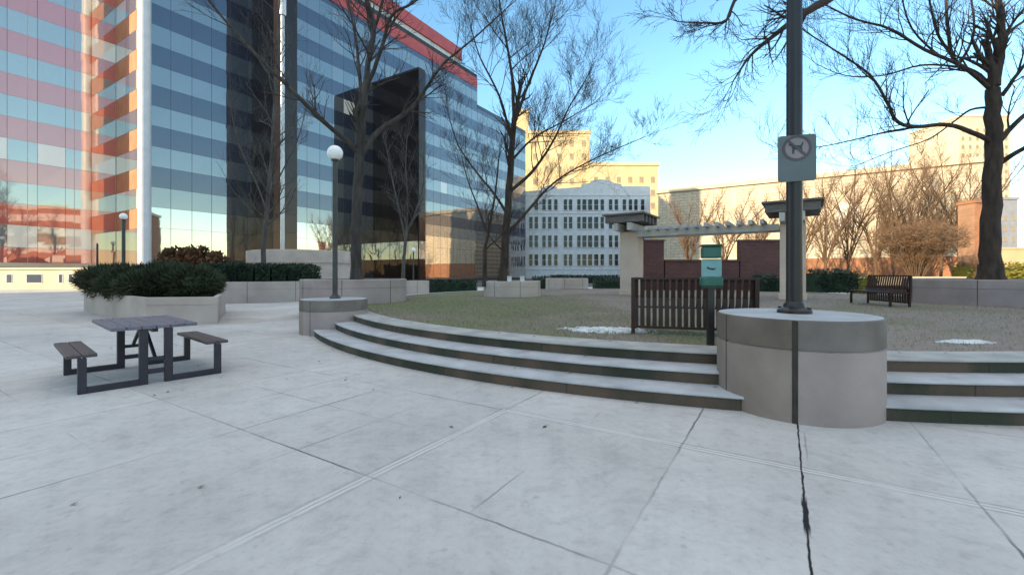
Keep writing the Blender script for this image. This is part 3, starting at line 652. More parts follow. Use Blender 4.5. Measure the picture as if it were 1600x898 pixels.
# ------------------------------------------------------------------ lamps, poles, signs
def lamp(x, y, z0, hgt, r, gr, label, m, globe=True, n=16):
    t = empty('globe_lamp', (x, y, z0)); tag(t, label, 'street lamp', 'plaza lamp posts')
    mb = MB(); mb.lathe([(r * 2.1, -.004), (r * 2.1, .035), (r * 1.9, .05), (r * 1.35, .07), (r * 1.3, .10), (r, .13)], n=n)
    for k in range(4):
        a = .78 + k * 1.571; mb.box(-.014, .014, -.014, .014, .03, .07, Matrix.Translation((r * 1.75 * math.cos(a), r * 1.75 * math.sin(a), 0)))
    mb.build('base_plate', M[m], t, smooth=True)
    MB().lathe([(r, .1), (r * .97, hgt * .5), (r * .92, hgt - gr * 1.1), (r * 1.5, hgt - gr * 1.05), (r * 1.5, hgt - gr * .85), (.001, hgt - gr * .85)], n=n).build('pole', M[m], t, smooth=True)
    prof = [(gr * math.sin(math.pi * i / 14) + (.0005 if i in (0, 14) else 0), hgt - gr * math.cos(math.pi * i / 14)) for i in range(15)]
    MB().lathe(prof, n=24).build('globe', M['globe'], t, smooth=True)
    return t
lamp(QX + .02, QY, QH, 3.58, .062, .185, 'grey globe lamp standing on the left round pedestal', 'lamp_post')
lamp(PX, PY, PH + .006, 4.9, .080, .21, 'tall dark pole with a sign on the large near pedestal', 'pole', n=32)
lamp((193 - 800) / F * 31, 31, 0, 5.45, .11, .24, 'distant grey green globe lamp in front of the red banded wing', 'lamp_post')
lamp((646 - 800) / F * 30, 30, 0, 3.0, .05, .16, 'small distant globe lamp in front of the dark projecting wing', 'lamp_post')
t = MB().lathe([(.09, -.01), (.07, .05), (.055, 3.5), (.02, 3.56), (.001, 3.56)], ((152 - 800) / F * 31, 31, 0), n=10).build('slim_post', M['pole']); tag(t, 'slim dark post left of the distant grey green lamp', 'post')
# flagpole
fx = (441.5 - 800) / F * 35.5
t = empty('flagpole', (fx, 35.5, 0)); tag(t, 'tall pale flagpole rising behind the curved pale wall', 'flagpole')
MB().lathe([(.17, 0), (.16, 8), (.155, 21.6), (.11, 24), (.06, 27), (.001, 27)], n=16).build('pole', M['flagpole'], t, smooth=True)
MB().lathe([(.24, 22.4), (.27, 22.5), (.27, 25.2), (.24, 25.3), (.12, 25.3)], n=16).build('collar', M['flagpole'], t, smooth=True)
MB().lathe([(.3, -.004), (.3, .12), (.17, .16)], n=16).build('base_plate', M['flagpole'], t)
# sign on near pole (faces the camera side)
ang = math.atan2(-PX + .0, PY)
t = empty('no_dogs_sign', (PX, PY, 2.70), ang * .55); tag(t, 'grey no dogs sign strapped to the tall dark pole', 'sign')
def rrect(w_, h, r, n=5):
    o = []
    for cx, cz, a0 in ((w_ / 2 - r, h / 2 - r, 0), (-w_ / 2 + r, h / 2 - r, 90), (-w_ / 2 + r, -h / 2 + r, 180), (w_ / 2 - r, -h / 2 + r, 270)):
        for k in range(n + 1):
            a = R(a0 + 90 * k / n); o.append((cx + r * math.cos(a), cz + r * math.sin(a)))
    return o
def plate(mb, outl, y0, y1):              # outline in x,z extruded along y
    n = len(outl); b = len(mb.v)
    for y in (y0, y1):
        for x, z in outl: mb.v.append((x, y, z))
    mb.f.append(tuple(b + i for i in range(n))); mb.m.append(mb.mi); mb.f.append(tuple(b + n + i for i in reversed(range(n)))); mb.m.append(mb.mi)
    for i in range(n):
        j = (i + 1) % n; mb.f.append((b + j, b + i, b + n + i, b + n + j)); mb.m.append(mb.mi)
yb = -.085
mb = MB(); plate(mb, rrect(.365, .505, .03), yb - .006, yb); mb.build('panel', M['sign_grey'], t)
def circ(r, n=32): return [(r * math.cos(6.2832 * i / n), r * math.sin(6.2832 * i / n)) for i in range(n)]
cz = .11
mb = MB(); plate(mb, [(x, z + cz) for x, z in circ(.125)], yb - .009, yb - .007); mb.build('disc', M['sign_pink'], t)
mb = MB(); K = 40
for i in range(K):
    a, b_ = 6.2832 * i / K, 6.2832 * (i + 1) / K
    plate(mb, [(.138 * math.cos(a), cz + .138 * math.sin(a)), (.138 * math.cos(b_), cz + .138 * math.sin(b_)), (.113 * math.cos(b_), cz + .113 * math.sin(b_)), (.113 * math.cos(a), cz + .113 * math.sin(a))], yb - .013, yb - .0095)
for (x0, z0, x1, z1) in ((-.084, .084, .084, -.084),):
    d = Vector((x1 - x0, z1 - z0)).normalized(); q = Vector((-d.y, d.x)) * .011
    plate(mb, [(x0 + q.x, cz + z0 + q.y), (x0 - q.x, cz + z0 - q.y), (x1 - q.x, cz + z1 - q.y), (x1 + q.x, cz + z1 + q.y)], yb - .016, yb - .0135)
mb.build('prohibition_ring', M['sign_red'], t)
dog = [(-.078, .030), (-.062, .052), (-.046, .056), (-.040, .040), (-.028, .026), (.030, .022), (.052, .052), (.060, .048), (.046, .010), (.050, -.050), (.034, -.050), (.028, -.014), (-.020, -.012), (-.026, -.050), (-.042, -.050), (-.044, .006), (-.056, .022)]
mb = MB(); plate(mb, [(x * 1.05, cz + z * 1.2) for x, z in reversed(dog)], yb - .0115, yb - .0092); mb.build('dog_symbol', M['sign_dark'], t)
mb = MB()
for z in (.2, -.2): mb.lathe([(.081, z - .012), (.086, z - .012), (.086, z + .012), (.081, z + .012)], n=24)
mb.build('strap', M['lamp_post'], t)
# dog waste station
t = empty('dog_waste_station', (2.70, 5.92, .465)); tag(t, 'green dog waste bag station on a dark post behind the near steps', 'waste station'); t.rotation_euler = (0, 0, -.25)
MB().box(-.045, .045, -.045, .045, -.02, .98).build('post', M['pole'], t, bevel=.008)
mb = MB(); plate(mb, rrect(.25, .24, .02), -.075, -.052); mb.v = [(x, y, z + 1.05) for x, y, z in mb.v]; mb.build('sign_panel', M['teal_sign'], t)
mb = MB(); plate(mb, [(-.055, .02), (-.06, -.005), (-.03, -.022), (.02, -.03), (.045, -.02), (.055, .0), (.03, -.005), (-.02, .0)], -.079, -.0755); mb.v = [(x, y, z + 1.05) for x, y, z in mb.v]; mb.build('symbol', M['sign_dark'], t)
MB().box(-.12, .12, -.11, .05, 1.18, 1.335).build('dispenser', M['green'], t, bevel=.02)
MB().box(-.13, .13, -.12, .06, 1.337, 1.365).build('lid', M['green_dark'], t, bevel=.008)
MB().box(-.135, .135, -.14, .06, .80, .925).build('bag_box', M['green'], t, bevel=.02)
MB().box(-.11, .11, -.1, .04, .78, .799).build('tray', M['green_dark'], t)

# ------------------------------------------------------------------ benches
def bench(name, loc, rz, length, label, group='dark slatted benches'):
    """strap bench: slats run down the back and round into the seat; local +Y is the sitting side"""
    t = empty(name, loc, rz); tag(t, label, 'bench', group)
    prof = [(-.30, .90), (-.275, .86), (-.235, .62), (-.20, .50), (-.15, .44), (-.05, .425), (.12, .435), (.22, .44), (.26, .42)]
    low = [(-.235, .60), (-.25, .30), (-.255, .14)]
    n = int(length / .094); mb = MB()
    for i in range(n):
        x = -length / 2 + .05 + (length - .1) * i / (n - 1)
        for (a, b_) in zip(prof[:-1], prof[1:]): mb.bar((x, a[0], a[1]), (x, b_[0], b_[1]), .067, .012, Vector((1, 0, 0)).cross(Vector((0, b_[0] - a[0], b_[1] - a[1]))))
    mb.build('seat_slats', M['bench'], t)
    mb = MB()
    for i in range(n):
        x = -length / 2 + .05 + (length - .1) * i / (n - 1)
        for (a, b_) in zip(low[:-1], low[1:]): mb.bar((x, a[0] - .012, a[1]), (x, b_[0] - .012, b_[1]), .067, .012, Vector((0, 1, 0)))
    mb.build('back_skirt', M['bench'], t)
    mb = MB(); mb.bar((-length / 2, -.30, .905), (length / 2, -.30, .905), .05, .035); mb.bar((-length / 2, -.268, .12), (length / 2, -.268, .12), .04, .04); mb.bar((-length / 2, .262, .405), (length / 2, .262, .405), .04, .03)
    mb.build('rail', M['bench'], t)
    for x in (-length / 2, length / 2):
        mb = MB(); mb.bar((x, -.27, 0), (x, -.31, .92), .045, .06, Vector((1, 0, 0))); mb.bar((x, .24, 0), (x, .24, .42), .045, .06, Vector((1, 0, 0))); mb.bar((x, -.24, .40), (x, .25, .40), .045, .05)
        mb.build('end_frame', M['bench'], t)
    return t
a = G(990, 521, LZ); bx = (988 - 800) / F * 7.0
bench('park_bench', (2.92, 7.11, LZ), R(-17), 1.80, 'dark slatted metal bench seen from behind at the lawn edge')
b2 = bench('park_bench', P(1392, 476, 13.6) * 1.0, R(84), 1.7, 'dark slatted bench seen end on against the right round planter'); b2.location = (11.35, 13.5, LZ)

# picnic table
ca = Vector((.640, .768, 0)); t = empty('picnic_table', (-5.285, 6.235, 0), math.atan2(ca.y, ca.x)); tag(t, 'grey picnic table with two attached benches on the pale paving', 'picnic table')
# local x: bench to bench, local y: along the benches
for s in (1, -1):
    y = .76 * s; mb = MB(); q = .075
    for sx in (1, -1):
        mb.box(sx * .70 - .04, sx * .70 + .04, y - .035, y + .035, 0, .425); mb.box(sx * .13 - .045, sx * .13 + .045, y - .035, y + .035, 0, .715)
        x0, x1 = sorted((sx * .175, sx * .66)); mb.box(x0, x1, y - .033, y + .033, .002, q)
    mb.box(-.085, .085, y - .03, y + .03, .13, .19); mb.box(-.085, .085, y - .03, y + .03, .30, .345)
    mb.build('leg_frame', M['table_metal'], t, bevel=.006)
mb = MB(); mb.bar((0, .72, .32), (0, .1, .70), .035, .035); mb.bar((0, -.72, .32), (0, -.1, .70), .035, .035); mb.box(-.03, .03, -.72, .72, .668, .714); mb.build('brace', M['table_metal'], t)
for x, y, zb in [(x, y, .7625) for x in (-.36, -.24, .24, .36) for y in (.62, -.62)] + [(x, y, .4685) for x in (-.77, -.63, .63, .77) for y in (.70, -.70)]:
    MB().lathe([(.013, zb), (.012, zb + .005), (.001, zb + .006)], (x, y, 0), n=8).build('bolt', M['lamp_post'], t)
for name, m, xs, wd, z0, z1, hl in (('table_top', 'table_top', (0,), .90, .718, .762, .80), ('bench_seat', 'seat_board', (-.70,), .28, .428, .468, .76), ('bench_seat', 'seat_board', (.70,), .28, .428, .468, .76)):
    mb = MB(); nb = max(2, round(wd / .15))
    for x in xs:
        for k in range(nb):
            x0 = x - wd / 2 + wd * k / nb + .004; mb.box(x0, x0 + wd / nb - .008, -hl, hl, z0, z1)
    mb.build(name, M[m], t, bevel=.006)

# ------------------------------------------------------------------ pergola and maroon walls
pa, pb = Vector((5.5, 20.0, 0)), Vector((10.65, 16.5, 0)); pd = (pb - pa).normalized(); ps = Vector((-pd.y, pd.x, 0)); PLn = (pb - pa).length
t = empty('pergola', pa, math.atan2(pd.y, pd.x)); tag(t, 'cream pillared pergola with pale beams and dark timber caps over the lawn', 'pergola')
for x in (0, PLn):
    mb = MB(); mb.box(x - .41, x + .41, -.41, .41, LZ - .05, 3.30); mb.box(x - .45, x + .45, -.45, .45, LZ - .05, LZ + .22); mb.build('pillar', M['pillar'], t, bevel=.02)
    mb = MB()
    for o in (-.30, .30): mb.box(x + o - .09, x + o + .09, -1.25, 1.25, 3.30, 3.62)
    mb.build('crossbeam', M['beam_pale'], t, bevel=.01)
    mb = MB()
    for k in range(5): o = -1.0 + .5 * k; mb.box(x - .85, x + .85, o - .08, o + .08, 3.66 + .002, 3.98)
    mb.box(x - .95, x + .95, -1.2, 1.2, 3.984, 4.06)
    mb.build('timber_cap', M['timber'], t, bevel=.01)
for o in (-.42, .42):
    MB().box(.42, PLn - .42, o - .07, o + .07, 3.04, 3.28).build('beam', M['beam_pale'], t, bevel=.01)
mb = MB()
for k in range(12):
    x = .95 + (PLn - 1.9) * k / 11; mb.box(x - .07, x + .07, -.95, .95, 3.284, 3.45)
mb.build('rafter', M['beam_pale'], t, bevel=.01)
Yw = 25.2
def wallseg(px0, px1, ztop, label, Y=Yw, th=.4):
    x0, x1 = (px0 - 800) / F * Y, (px1 - 800) / F * Y
    t = empty('brick_wall', ((x0 + x1) / 2, Y, 0)); tag(t, label, 'wall', 'maroon brick garden walls'); hw = (x1 - x0) / 2
    MB().box(-hw, hw, -th / 2, th / 2, -.02, ztop - .1).build('wall', M['brick_dark'], t)
    MB().box(-hw - .05, hw + .05, -th / 2 - .05, th / 2 + .05, ztop - .1, ztop).build('coping', M['brick_dark'], t)
wallseg(1003, 1035.5, 3.35, 'narrow tall maroon brick wall right behind the left pergola pillar')
wallseg(1037.5, 1152, 2.2, 'low maroon brick wall between the two tall ones')
wallseg(1154, 1217, 3.35, 'broad tall maroon brick wall beside the right pergola pillar')
for px, lab in ((796, 'left small white box on the low planter rim'), (816, 'right small white box on the low planter rim')):
    x = (px - 800) / F * 17.72; o = MB().box(-.09, .09, -.07, .07, 0, .20).build('utility_box', M['frame_white'], bevel=.012); o.location = (x, 17.72 + (0 if px < 800 else .03), 1.10); tag(o, lab, 'utility box', 'white boxes on the planter')
    MB().box(-.1, .1, -.08, .08, .2, .215).build('lid', M['frame_white'], o)

# ------------------------------------------------------------------ glass office building
D = Vector((.53, .848, 0)).normalized(); NRM = Vector((.848, -.53, 0)).normalized()
O0 = Vector((-34.3, 41.0, 0))
def curtain(par, org, d, nr, length, floors, pane, rg, blind=0.0, tilt=.004):
    """floors: (z0, z1, material, name); each storey's band is a part made of single slightly uneven panes"""
    n = max(1, round(length / pane)); w_ = length / n
    for z0, z1, m, nm in floors:
        mb = MB()
        for i in range(n):
            mb.mi = 1 if (nm == 'ribbon_window' and rg.random() < (blind(z0, i) if callable(blind) else blind)) else 0
            c = []
            for (s_, z) in ((i * w_ + .012, z0 + .012), ((i + 1) * w_ - .012, z0 + .012), ((i + 1) * w_ - .012, z1 - .012), (i * w_ + .012, z1 - .012)):
                p = org + d * s_ + nr * (.06 + rg.uniform(-tilt, tilt)); p.z = z; c.append(p)
            mb.face(c)
        mb.build(nm, [m, M['blind']], par)
def mull(par, org, d, nr, length, zs, z0, z1, pane, m, dep=.07, wid=.035):
    n = max(1, round(length / pane)); w_ = length / n; mb = MB()
    for i in range(n + 1):
        p = org + d * (i * w_); c = [p - d * wid / 2, p + d * wid / 2, p + d * wid / 2 + nr * dep, p - d * wid / 2 + nr * dep]
        mb.hexa([(q.x, q.y, z0) for q in c] + [(q.x, q.y, z1) for q in c])
    for z in zs:
        c = [org + nr * .002, org + d * length + nr * .002, org + d * length + nr * (dep - .02), org + nr * (dep - .02)]
        mb.hexa([(q.x, q.y, z - .02) for q in c] + [(q.x, q.y, z + .02) for q in c])
    mb.build('mullion_grid', m, par)
def block(par, a, b, depth, z0, z1, m, name='core'):
    nr = Vector((b - a)).normalized(); q = Vector((-nr.y, nr.x, 0))
    c = [a, b, b + q * depth, a + q * depth]; mb = MB(); mb.hexa([(p.x, p.y, z0) for p in c] + [(p.x, p.y, z1) for p in c]); return mb.build(name, m, par)
rg = random.Random(44)
bld = empty('glass_office_tower', (0, 0, 0)); tag(bld, 'tall dark blue banded glass office building with red roof parapet across the plaza', 'office building')
PER, S0 = 3.86, 9.6
def floors(top, ms, mw, low=1.9):
    fl = []; z = S0 - PER
    fl.append((low, z, mw, 'ribbon_window'))
    while z < top - .5:
        fl.append((z, min(z + 1.95, top), ms, 'spandrel'))
        if z + 1.95 < top: fl.append((z + 1.95, min(z + PER, top), mw, 'ribbon_window'))
        z += PER
    return fl
H1, H2 = 40.4, 34.2
T1, T2 = 51.8, 70.5
block(bld, O0, O0 + D * T1, 24, -.02, H1 - .4, M['core'])
block(bld, O0 + D * (T1 + .01), O0 + D * T2, 24, -.02, H2 - .4, M['core'])
fl = floors(H1 - 3.0, M['glass_span'], M['glass_band'], .3)
low_ = lambda L_: [(a_, b_, M['glass_mirror'] if a_ < 5.9 else m_, n_) for a_, b_, m_, n_ in L_]
fl = low_(fl); curtain(bld, O0, D, NRM, T1, fl, 1.76, rg, .012); mull(bld, O0, D, NRM, T1, [f[0] for f in fl], .1, H1 - 3.0, 1.76, M['mullion'])
fl2 = low_(floors(H2 - .6, M['glass_span'], M['glass_band'], .3))
O2 = O0 + D * (T1 + .05); curtain(bld, O2, D, NRM, T2 - T1 - .05, fl2, 1.76, rg, .01); mull(bld, O2, D, NRM, T2 - T1 - .05, [f[0] for f in fl2], .1, H2 - .6, 1.76, M['mullion'])
# red roof parapets
def strip(par, org, length, z0, z1, m, name, off=.12, th=.5):
    c = [org + NRM * off - NRM * th, org + D * length + NRM * off - NRM * th, org + D * length + NRM * off, org + NRM * off]
    c = [c[3], c[2], c[1], c[0]]; mb = MB(); mb.hexa([(p.x, p.y, z0) for p in c] + [(p.x, p.y, z1) for p in c]); return mb.build(name, m, par)
strip(bld, O0 + D * .1, T1 - .1, H1 - 3.0, H1 - 1.2, M['parapet'], 'parapet')
strip(bld, O0 + D * .1, T1 - 4.5, H1 - 1.19, H1 + .7, M['metal_white'], 'clerestory', -.5)
strip(bld, O0 + D * .1, T1 - 4.5, H1 + .71, H1 + 2.8, M['parapet'], 'parapet', -.2)
strip(bld, O2 + D * .02, T2 - T1 - .1, H2 - .6, H2, M['mullion'], 'roof_edge')
# sunlit end face of the main block and the pale corner column
EN = -D; ED = -NRM
flE = floors(H1, M['terra'], M['glass_wing'], 1.9)
curtain(bld, O0 - D * .02, ED, EN, 7.9, flE, 2.6, rg, .25)
c0 = O0 + NRM * .15 - D * .3; mb = MB(); mb.lathe([(.50, -.02), (.50, H1)], (c0.x, c0.y, 0), n=20); mb.build('corner_column', M['metal_white'], bld, smooth=True)
# projecting dark wings
def wing(s0, w_, th, top, name):
    a = O0 + D * s0; q = [a, a + NRM * w_, a + NRM * w_ + D * th, a + D * th]
    mb = MB(); mb.hexa([(p.x, p.y, -.02) for p in q] + [(p.x, p.y, top) for p in q]); mb.build('wing_core', M['core'], bld)
    flw = []; z = 5.74
    flw.append((.3, 3.3, M['glass_brown'], 'dark_panel')); flw.append((3.3, z, M['glass_brown'] if top > 40 else M['glass_wing'], 'pale_window'))
    while z < top - .6:
        flw.append((z, min(z + 1.95, top), M['glass_brown'], 'dark_panel'))
        if z + 1.95 < top: flw.append((z + 1.95, min(z + PER, top), M['glass_brown'], 'dark_window'))
        z += PER
    curtain(bld, a - D * .03, NRM, -D, w_, flw, 1.7, rg, 0, .012)
    curtain(bld, a + NRM * (w_ + .03), D, NRM, th, flw, 1.7, rg, 0, .012)
wing(9.5, 5.8, 1.7, 46, 'w1'); wing(26.5, 9.0, 1.3, 29.2, 'w2')
# red banded wing (set back)
wg = empty('red_banded_wing', (0, 0, 0)); tag(wg, 'set back glass wing with pink red spandrel bands at the far left', 'office building')
W0 = O0 - NRM * 8.0 - D * 9.4; WL = 9.3
block(wg, W0, W0 + D * WL, 20, -.02, 46, M['core'])
flw = [(2.35, 3.75, M['glass_pink'], 'spandrel')] + [f for f in floors(46, M['glass_pink'], M['glass_wing'], 3.75)]
curtain(wg, W0, D, NRM, WL, flw, 1.76, rg, lambda z, i: .95 if abs(z - (S0 + 1.95)) < .1 and i % 2 == 0 else (.85 if abs(z - 3.75) < .1 and i % 2 else (.6 if z > 22 and z < 24 and i < 14 else .04)))
mull(wg, W0, D, NRM, WL, [f[0] for f in flw], 2.3, 46, 3.52, M['mullion_wing'])
mb = MB(); p0 = W0 + NRM * .02; c = [p0, p0 + D * WL, p0 + D * WL + NRM * .5, p0 + NRM * .5]; c = [c[3], c[2], c[1], c[0]]; mb.hexa([(p.x, p.y, 1.95) for p in c] + [(p.x, p.y, 2.33) for p in c]); mb.build('sill_band', M['cream'], wg)

# low sunlit cream wall at the foot of the wing
a, b = Vector((-48, 37.2, 0)), Vector((-29.5, 38.6, 0)); d = (b - a).normalized(); Ln = (b - a).length
t = empty('terrace_wall', a, math.atan2(d.y, d.x)); tag(t, 'low sunlit cream wall with small windows at the far left below the red banded wing', 'wall')
MB().box(0, Ln, 0, .5, -.02, 1.72).build('wall', M['cream'], t); MB().box(-.1, Ln + .1, -.12, .62, 1.722, 1.9).build('coping', M['cream'], t)
for k, (x, w_) in enumerate(((4.4, .5), (6.0, 1.3), (8.6, .35), (9.4, .35), (10.2, .35), (11.0, .35))):
    f = MB().box(x, x + w_, -.03, .02, .55, 1.35).build('window', M['frame_white'], t); MB().box(x + .05, x + w_ - .05, -.036, -.028, .6, 1.3).build('pane', M['win_mid'], f)
# curved pale wall in front of the office tower
t = empty('curved_wall', (-17.9, 37.4, 0)); tag(t, 'curved pale concrete wall of the raised terrace under the flagpole', 'wall')
MB().lathe([(4.1, -.02), (4.1, 2.2), (4.25, 2.25), (4.25, 3.2), (4.0, 3.25), (3.7, 3.25), (3.7, 2.5)], n=64, a0=R(180), a1=R(360)).build('wall', M['planter_pale'], t, smooth=True)

# ------------------------------------------------------------------ white gabled building (in the tower's shade)
Yb = 112.0; xa, xb = (821 - 800) / F * Yb, (1016 - 800) / F * Yb
t = empty('white_apartment_house', (xa, Yb, 0)); tag(t, 'white five storey building with shaped gables and rows of dark sash windows', 'apartment building'); Wd = xb - xa
def zz(py): return EYE + (YH - py) / F * Yb
def xx(px): return (px - 800) / F * Yb - xa
prof = [(0, -.02), (Wd, -.02), (Wd, zz(291)), (xx(972), zz(291)), (xx(971), zz(288)), (xx(960), zz(286)), (xx(952), zz(282)), (xx(940), zz(280)), (xx(928), zz(282)), (xx(920), zz(286)), (xx(909), zz(288)), (xx(908), zz(292)), (xx(871), zz(295)), (xx(870), zz(292)), (xx(858), zz(289)), (xx(846), zz(293)), (xx(845), zz(297)), (0, zz(299))]
mb = MB(); plate(mb, prof, 0, .6); mb.build('facade_wall', M['white_wall'], t)
MB().box(.02, Wd - .02, .605, 15, -.02, zz(311)).build('body', M['white_wall'], t)
mb = MB()
for zc in (zz(305), zz(333), zz(420)): mb.box(-.1, Wd + .1, -.12, -.004, zc - .15, zc + .15)
mb.build('string_course', M['white_wall'], t)
wins = [829.5, 838, 850, 859, 868.5, 883.5, 891.5, 904.5, 913, 922, 931.5, 941, 954, 963, 975.5, 985, 993.5, 1004]
first = None
for r_, (py, hh) in enumerate(((320, 2.1), (348, 2.3), (377, 2.3), (406, 2.2))):
    for px in wins:
        if r_ == 0 and (px < 835 or 875 < px < 882): continue
        if first is None:
            f = MB().box(-.50, .50, -.05, .02, -.5, .5).build('window', M['win_dark'], t)
            mb = MB(); mb.box(-.60, -.501, -.07, .02, -.5, .5); mb.box(.501, .60, -.07, .02, -.5, .5); mb.box(-.6, .6, -.07, .02, .501, .55); mb.box(-.499, .499, -.062, -.05, -.012, .012); mb.build('frame', M['frame_white'], f)
            MB().box(-.68, .68, -.16, .02, -.56, -.502).build('sill', M['frame_white'], f); first = f
        else: f = copy_tree(first, t)
        f.location = (xx(px), 0, zz(py)); f.scale = (.86 if px not in (913, 922, 931.5) else 1.04, 1, hh * 1.3)

# ------------------------------------------------------------------ sunlit backdrop buildings
def tower(px0, px1, Y, top, depth, m, label, cat='office building', wrow=True, step=None, name='stone_tower', wm='win_tan'):
    x0, x1 = (px0 - 800) / F * Y, (px1 - 800) / F * Y
    t = empty(name, (x0, Y, 0)); tag(t, label, cat); W_ = x1 - x0; H = EYE + (YH - top) / F * Y
    MB().box(0, W_, 0, depth, -.02, H).build('wall', M[m], t)
    MB().box(-.3, W_ + .3, -.3, depth + .3, H + .002, H + .9).build('cornice', M[m], t)
    if wrow:
        n = max(2, int(W_ / 3.2)); z = 6.0; f0 = None
        while z < H - 3:
            for i in range(n):
                x = W_ * (i + .5) / n
                if f0 is None:
                    f0 = MB().box(-.62, .62, -.03, .02, -.9, .9).build('window', M[wm], t); mb = MB(); mb.box(-.75, .75, -.12, .02, -1.02, -.902); mb.build('sill', M[m], f0); f = f0
                else: f = copy_tree(f0, t)
                f.location = (x, 0, z)
            z += 3.9
    return t
tower(803, 826, 138, 176, 16, 'cream_lit', 'slim tall sunlit stone tower just right of the glass building', wrow=False)
tower(826.5, 922, 134, 209, 20, 'cream_lit', 'wide sunlit buff stone block rising behind the white building')
tower(922.5, 1029, 131, 259, 20, 'cream_lit', 'lower sunlit buff stone block behind the right part of the white building')
tower(1499, 1578, 205, 183, 26, 'cream', 'distant cream tower block behind the thick right tree')
tower(1564, 1590, 160, 312, 20, 'grey_tower', 'distant small grey block at the right edge', wrow=True)
# long sunlit hall
ta, tb = Vector((33.6, 100, 0)), Vector((79, 70.6, 0)); d = (tb - ta).normalized(); Ln = (tb - ta).length
t = empty('stone_hall', ta, math.atan2(d.y, d.x)); tag(t, 'long plain sunlit cream stone hall behind the row of bare trees', 'hall')
HH = 20.5
MB().box(0, Ln, 0, 25, -.02, HH - .9).build('wall', M['ashlar'], t)
MB().box(-.4, Ln + .4, -.45, 25.4, HH - .898, HH).build('cornice', M['cream'], t)
MB().box(-.15, Ln + .15, -.3, -.004, -.02, 4.2).build('brick_base', M['brick_orange'], t)
MB().box(-.2, Ln + .2, -.36, -.002, 4.204, 4.55).build('base_course', M['cream'], t)
mb = MB()
for k in range(12): x = Ln * (k + .5) / 12; mb.box(x - .35, x + .35, -.14, -.003, 4.56, HH - 1.5)
mb.build('pilaster', M['cream'], t)
x = Ln * .64; mb = MB(); o = [(x - 1.5, 10), (x + 1.5, 10), (x + 1.5, 13.2)] + [(x + 1.5 * math.cos(R(q)), 13.2 + 1.5 * math.sin(R(q))) for q in range(15, 180, 15)] + [(x - 1.5, 13.2)]
plate(mb, o, -.30, -.004); f = mb.build('arched_window', M['white_wall'], t)
mb = MB(); o2 = [(x + (a_ - x) * .82, 12.0 + (b_ - 12.0) * .88) for a_, b_ in o]; plate(mb, o2, -.33, -.302); mb.build('pane', M['blind'], f)
# brick pylon, golden wall and hedge at right
x = (1522 - 800) / F * 60
t = empty('brick_pylon', (x, 60, 0)); tag(t, 'tall sunlit orange brick pylon left of the thick right tree trunk', 'pillar')
MB().box(-1.1, 1.1, -1.1, 1.1, -.02, 10.9).build('shaft', M['brick_orange'], t); MB().box(-1.25, 1.25, -1.25, 1.25, 10.902, 11.3).build('cap', M['brick_orange'], t)
t = empty('garden_wall', ((1536 - 800) / F * 66, 66, 0)); tag(t, 'sunlit golden garden wall behind the yellow green hedge at right', 'wall')
MB().box(0, 30, 0, .5, -.02, 5.0).build('wall', M['cream_lit'], t); MB().box(-.1, 30.1, -.1, .6, 5.002, 5.3).build('coping', M['cream_lit'], t)
hx(1500, 1700, 60, -.01, 2.6, 2.0, 'hedge_lit', 'yellow green sunlit hedge behind the thick right tree', 28, dens=90, group=None, size=.35)
t = empty('low_wall', ((1325 - 800) / F * 52, 52, 0)); tag(t, 'low bright sunlit wall behind the right bench', 'wall')
MB().box(0, 14.0, 0, .5, -.02, .82).build('wall', M['cream'], t); MB().box(-.08, 14.08, -.08, .58, .822, .98).build('coping', M['cream'], t)
# orange brick building beyond the right edge (it is what the red wing's glass mirrors)
t = empty('brick_office', (66, -28, 0), R(90)); tag(t, 'orange brick office building outside the right edge mirrored in the red wing', 'office building')
MB().box(0, 42, -22, 0, -.02, 19).build('wall', M['brick_orange'], t); MB().box(-.3, 42.3, -22.3, .3, 19.002, 19.8).build('cornice', M['cream'], t)
for k in range(4):
    z = 3.2 + 4.2 * k
    f = MB().box(.6, 41.4, .004, .08, z, z + 1.9).build('ribbon_window', M['blind'], t)
# shading slab behind and left of the camera: the tall neighbour whose shade covers the plaza
pv, qv = Vector((.6, -.8, 0)), Vector((.8, .6, 0))
def pq(p, q): return pv * p + qv * q
CH = 34.0
t = empty('neighbour_office', (0, 0, 0)); tag(t, 'tall plain office block behind the viewer that shades the plaza', 'office building')
c = [pq(-47, -52), pq(-47, -74), pq(24, -74), pq(24, -52)]; mb = MB(); mb.hexa([(p.x, p.y, -.02) for p in c] + [(p.x, p.y, CH) for p in c]); mb.build('wall', M['white_wall'], t)
for k in range(8):
    z = 2.5 + 3.9 * k; q = [pq(-46.5, -51.99), pq(23.5, -51.99), pq(23.5, -51.9), pq(-46.5, -51.9)]; mb = MB(); mb.hexa([(p.x, p.y, z) for p in q] + [(p.x, p.y, z + 1.8) for p in q]); mb.build('ribbon_window', M['win_mid'], t)

# ------------------------------------------------------------------ trees and shrub before the sunlit hall
def vase(px, Y, top, seed, label, n=7, lean=.25, r=.22, bark='bark_tan', tw='twig_tan', split=.18, group='bare sunlit trees before the stone hall'):
    tr = Tree(seed); rg2 = tr.rg; b0 = Vector(((px - 800) / F * Y, Y, -.05)); H = EYE + (YH - top) / F * Y
    f0 = b0 + Vector((0, 0, H * split)); tr.limb([b0, b0 + Vector((.05, 0, H * split * .5)), f0], r, r * .8, 0)
    for i in range(n):
        a = 6.283 * (i + rg2.random() * .6) / n; sp = H * rg2.uniform(.22, .38)
        e = f0 + Vector((math.cos(a) * sp + lean * H * .4, math.sin(a) * sp, (H - H * split) * rg2.uniform(.75, 1.0)))
        m_ = f0.lerp(e, .45) + Vector((-math.cos(a) * sp * .12, 0, H * .05))
        tr.limb([f0, m_, e], r * .55, .04, 15, H * .17, 2, .2, up=.3, kr=.6)
    return tr.done(b0, label, bark, tw, group)
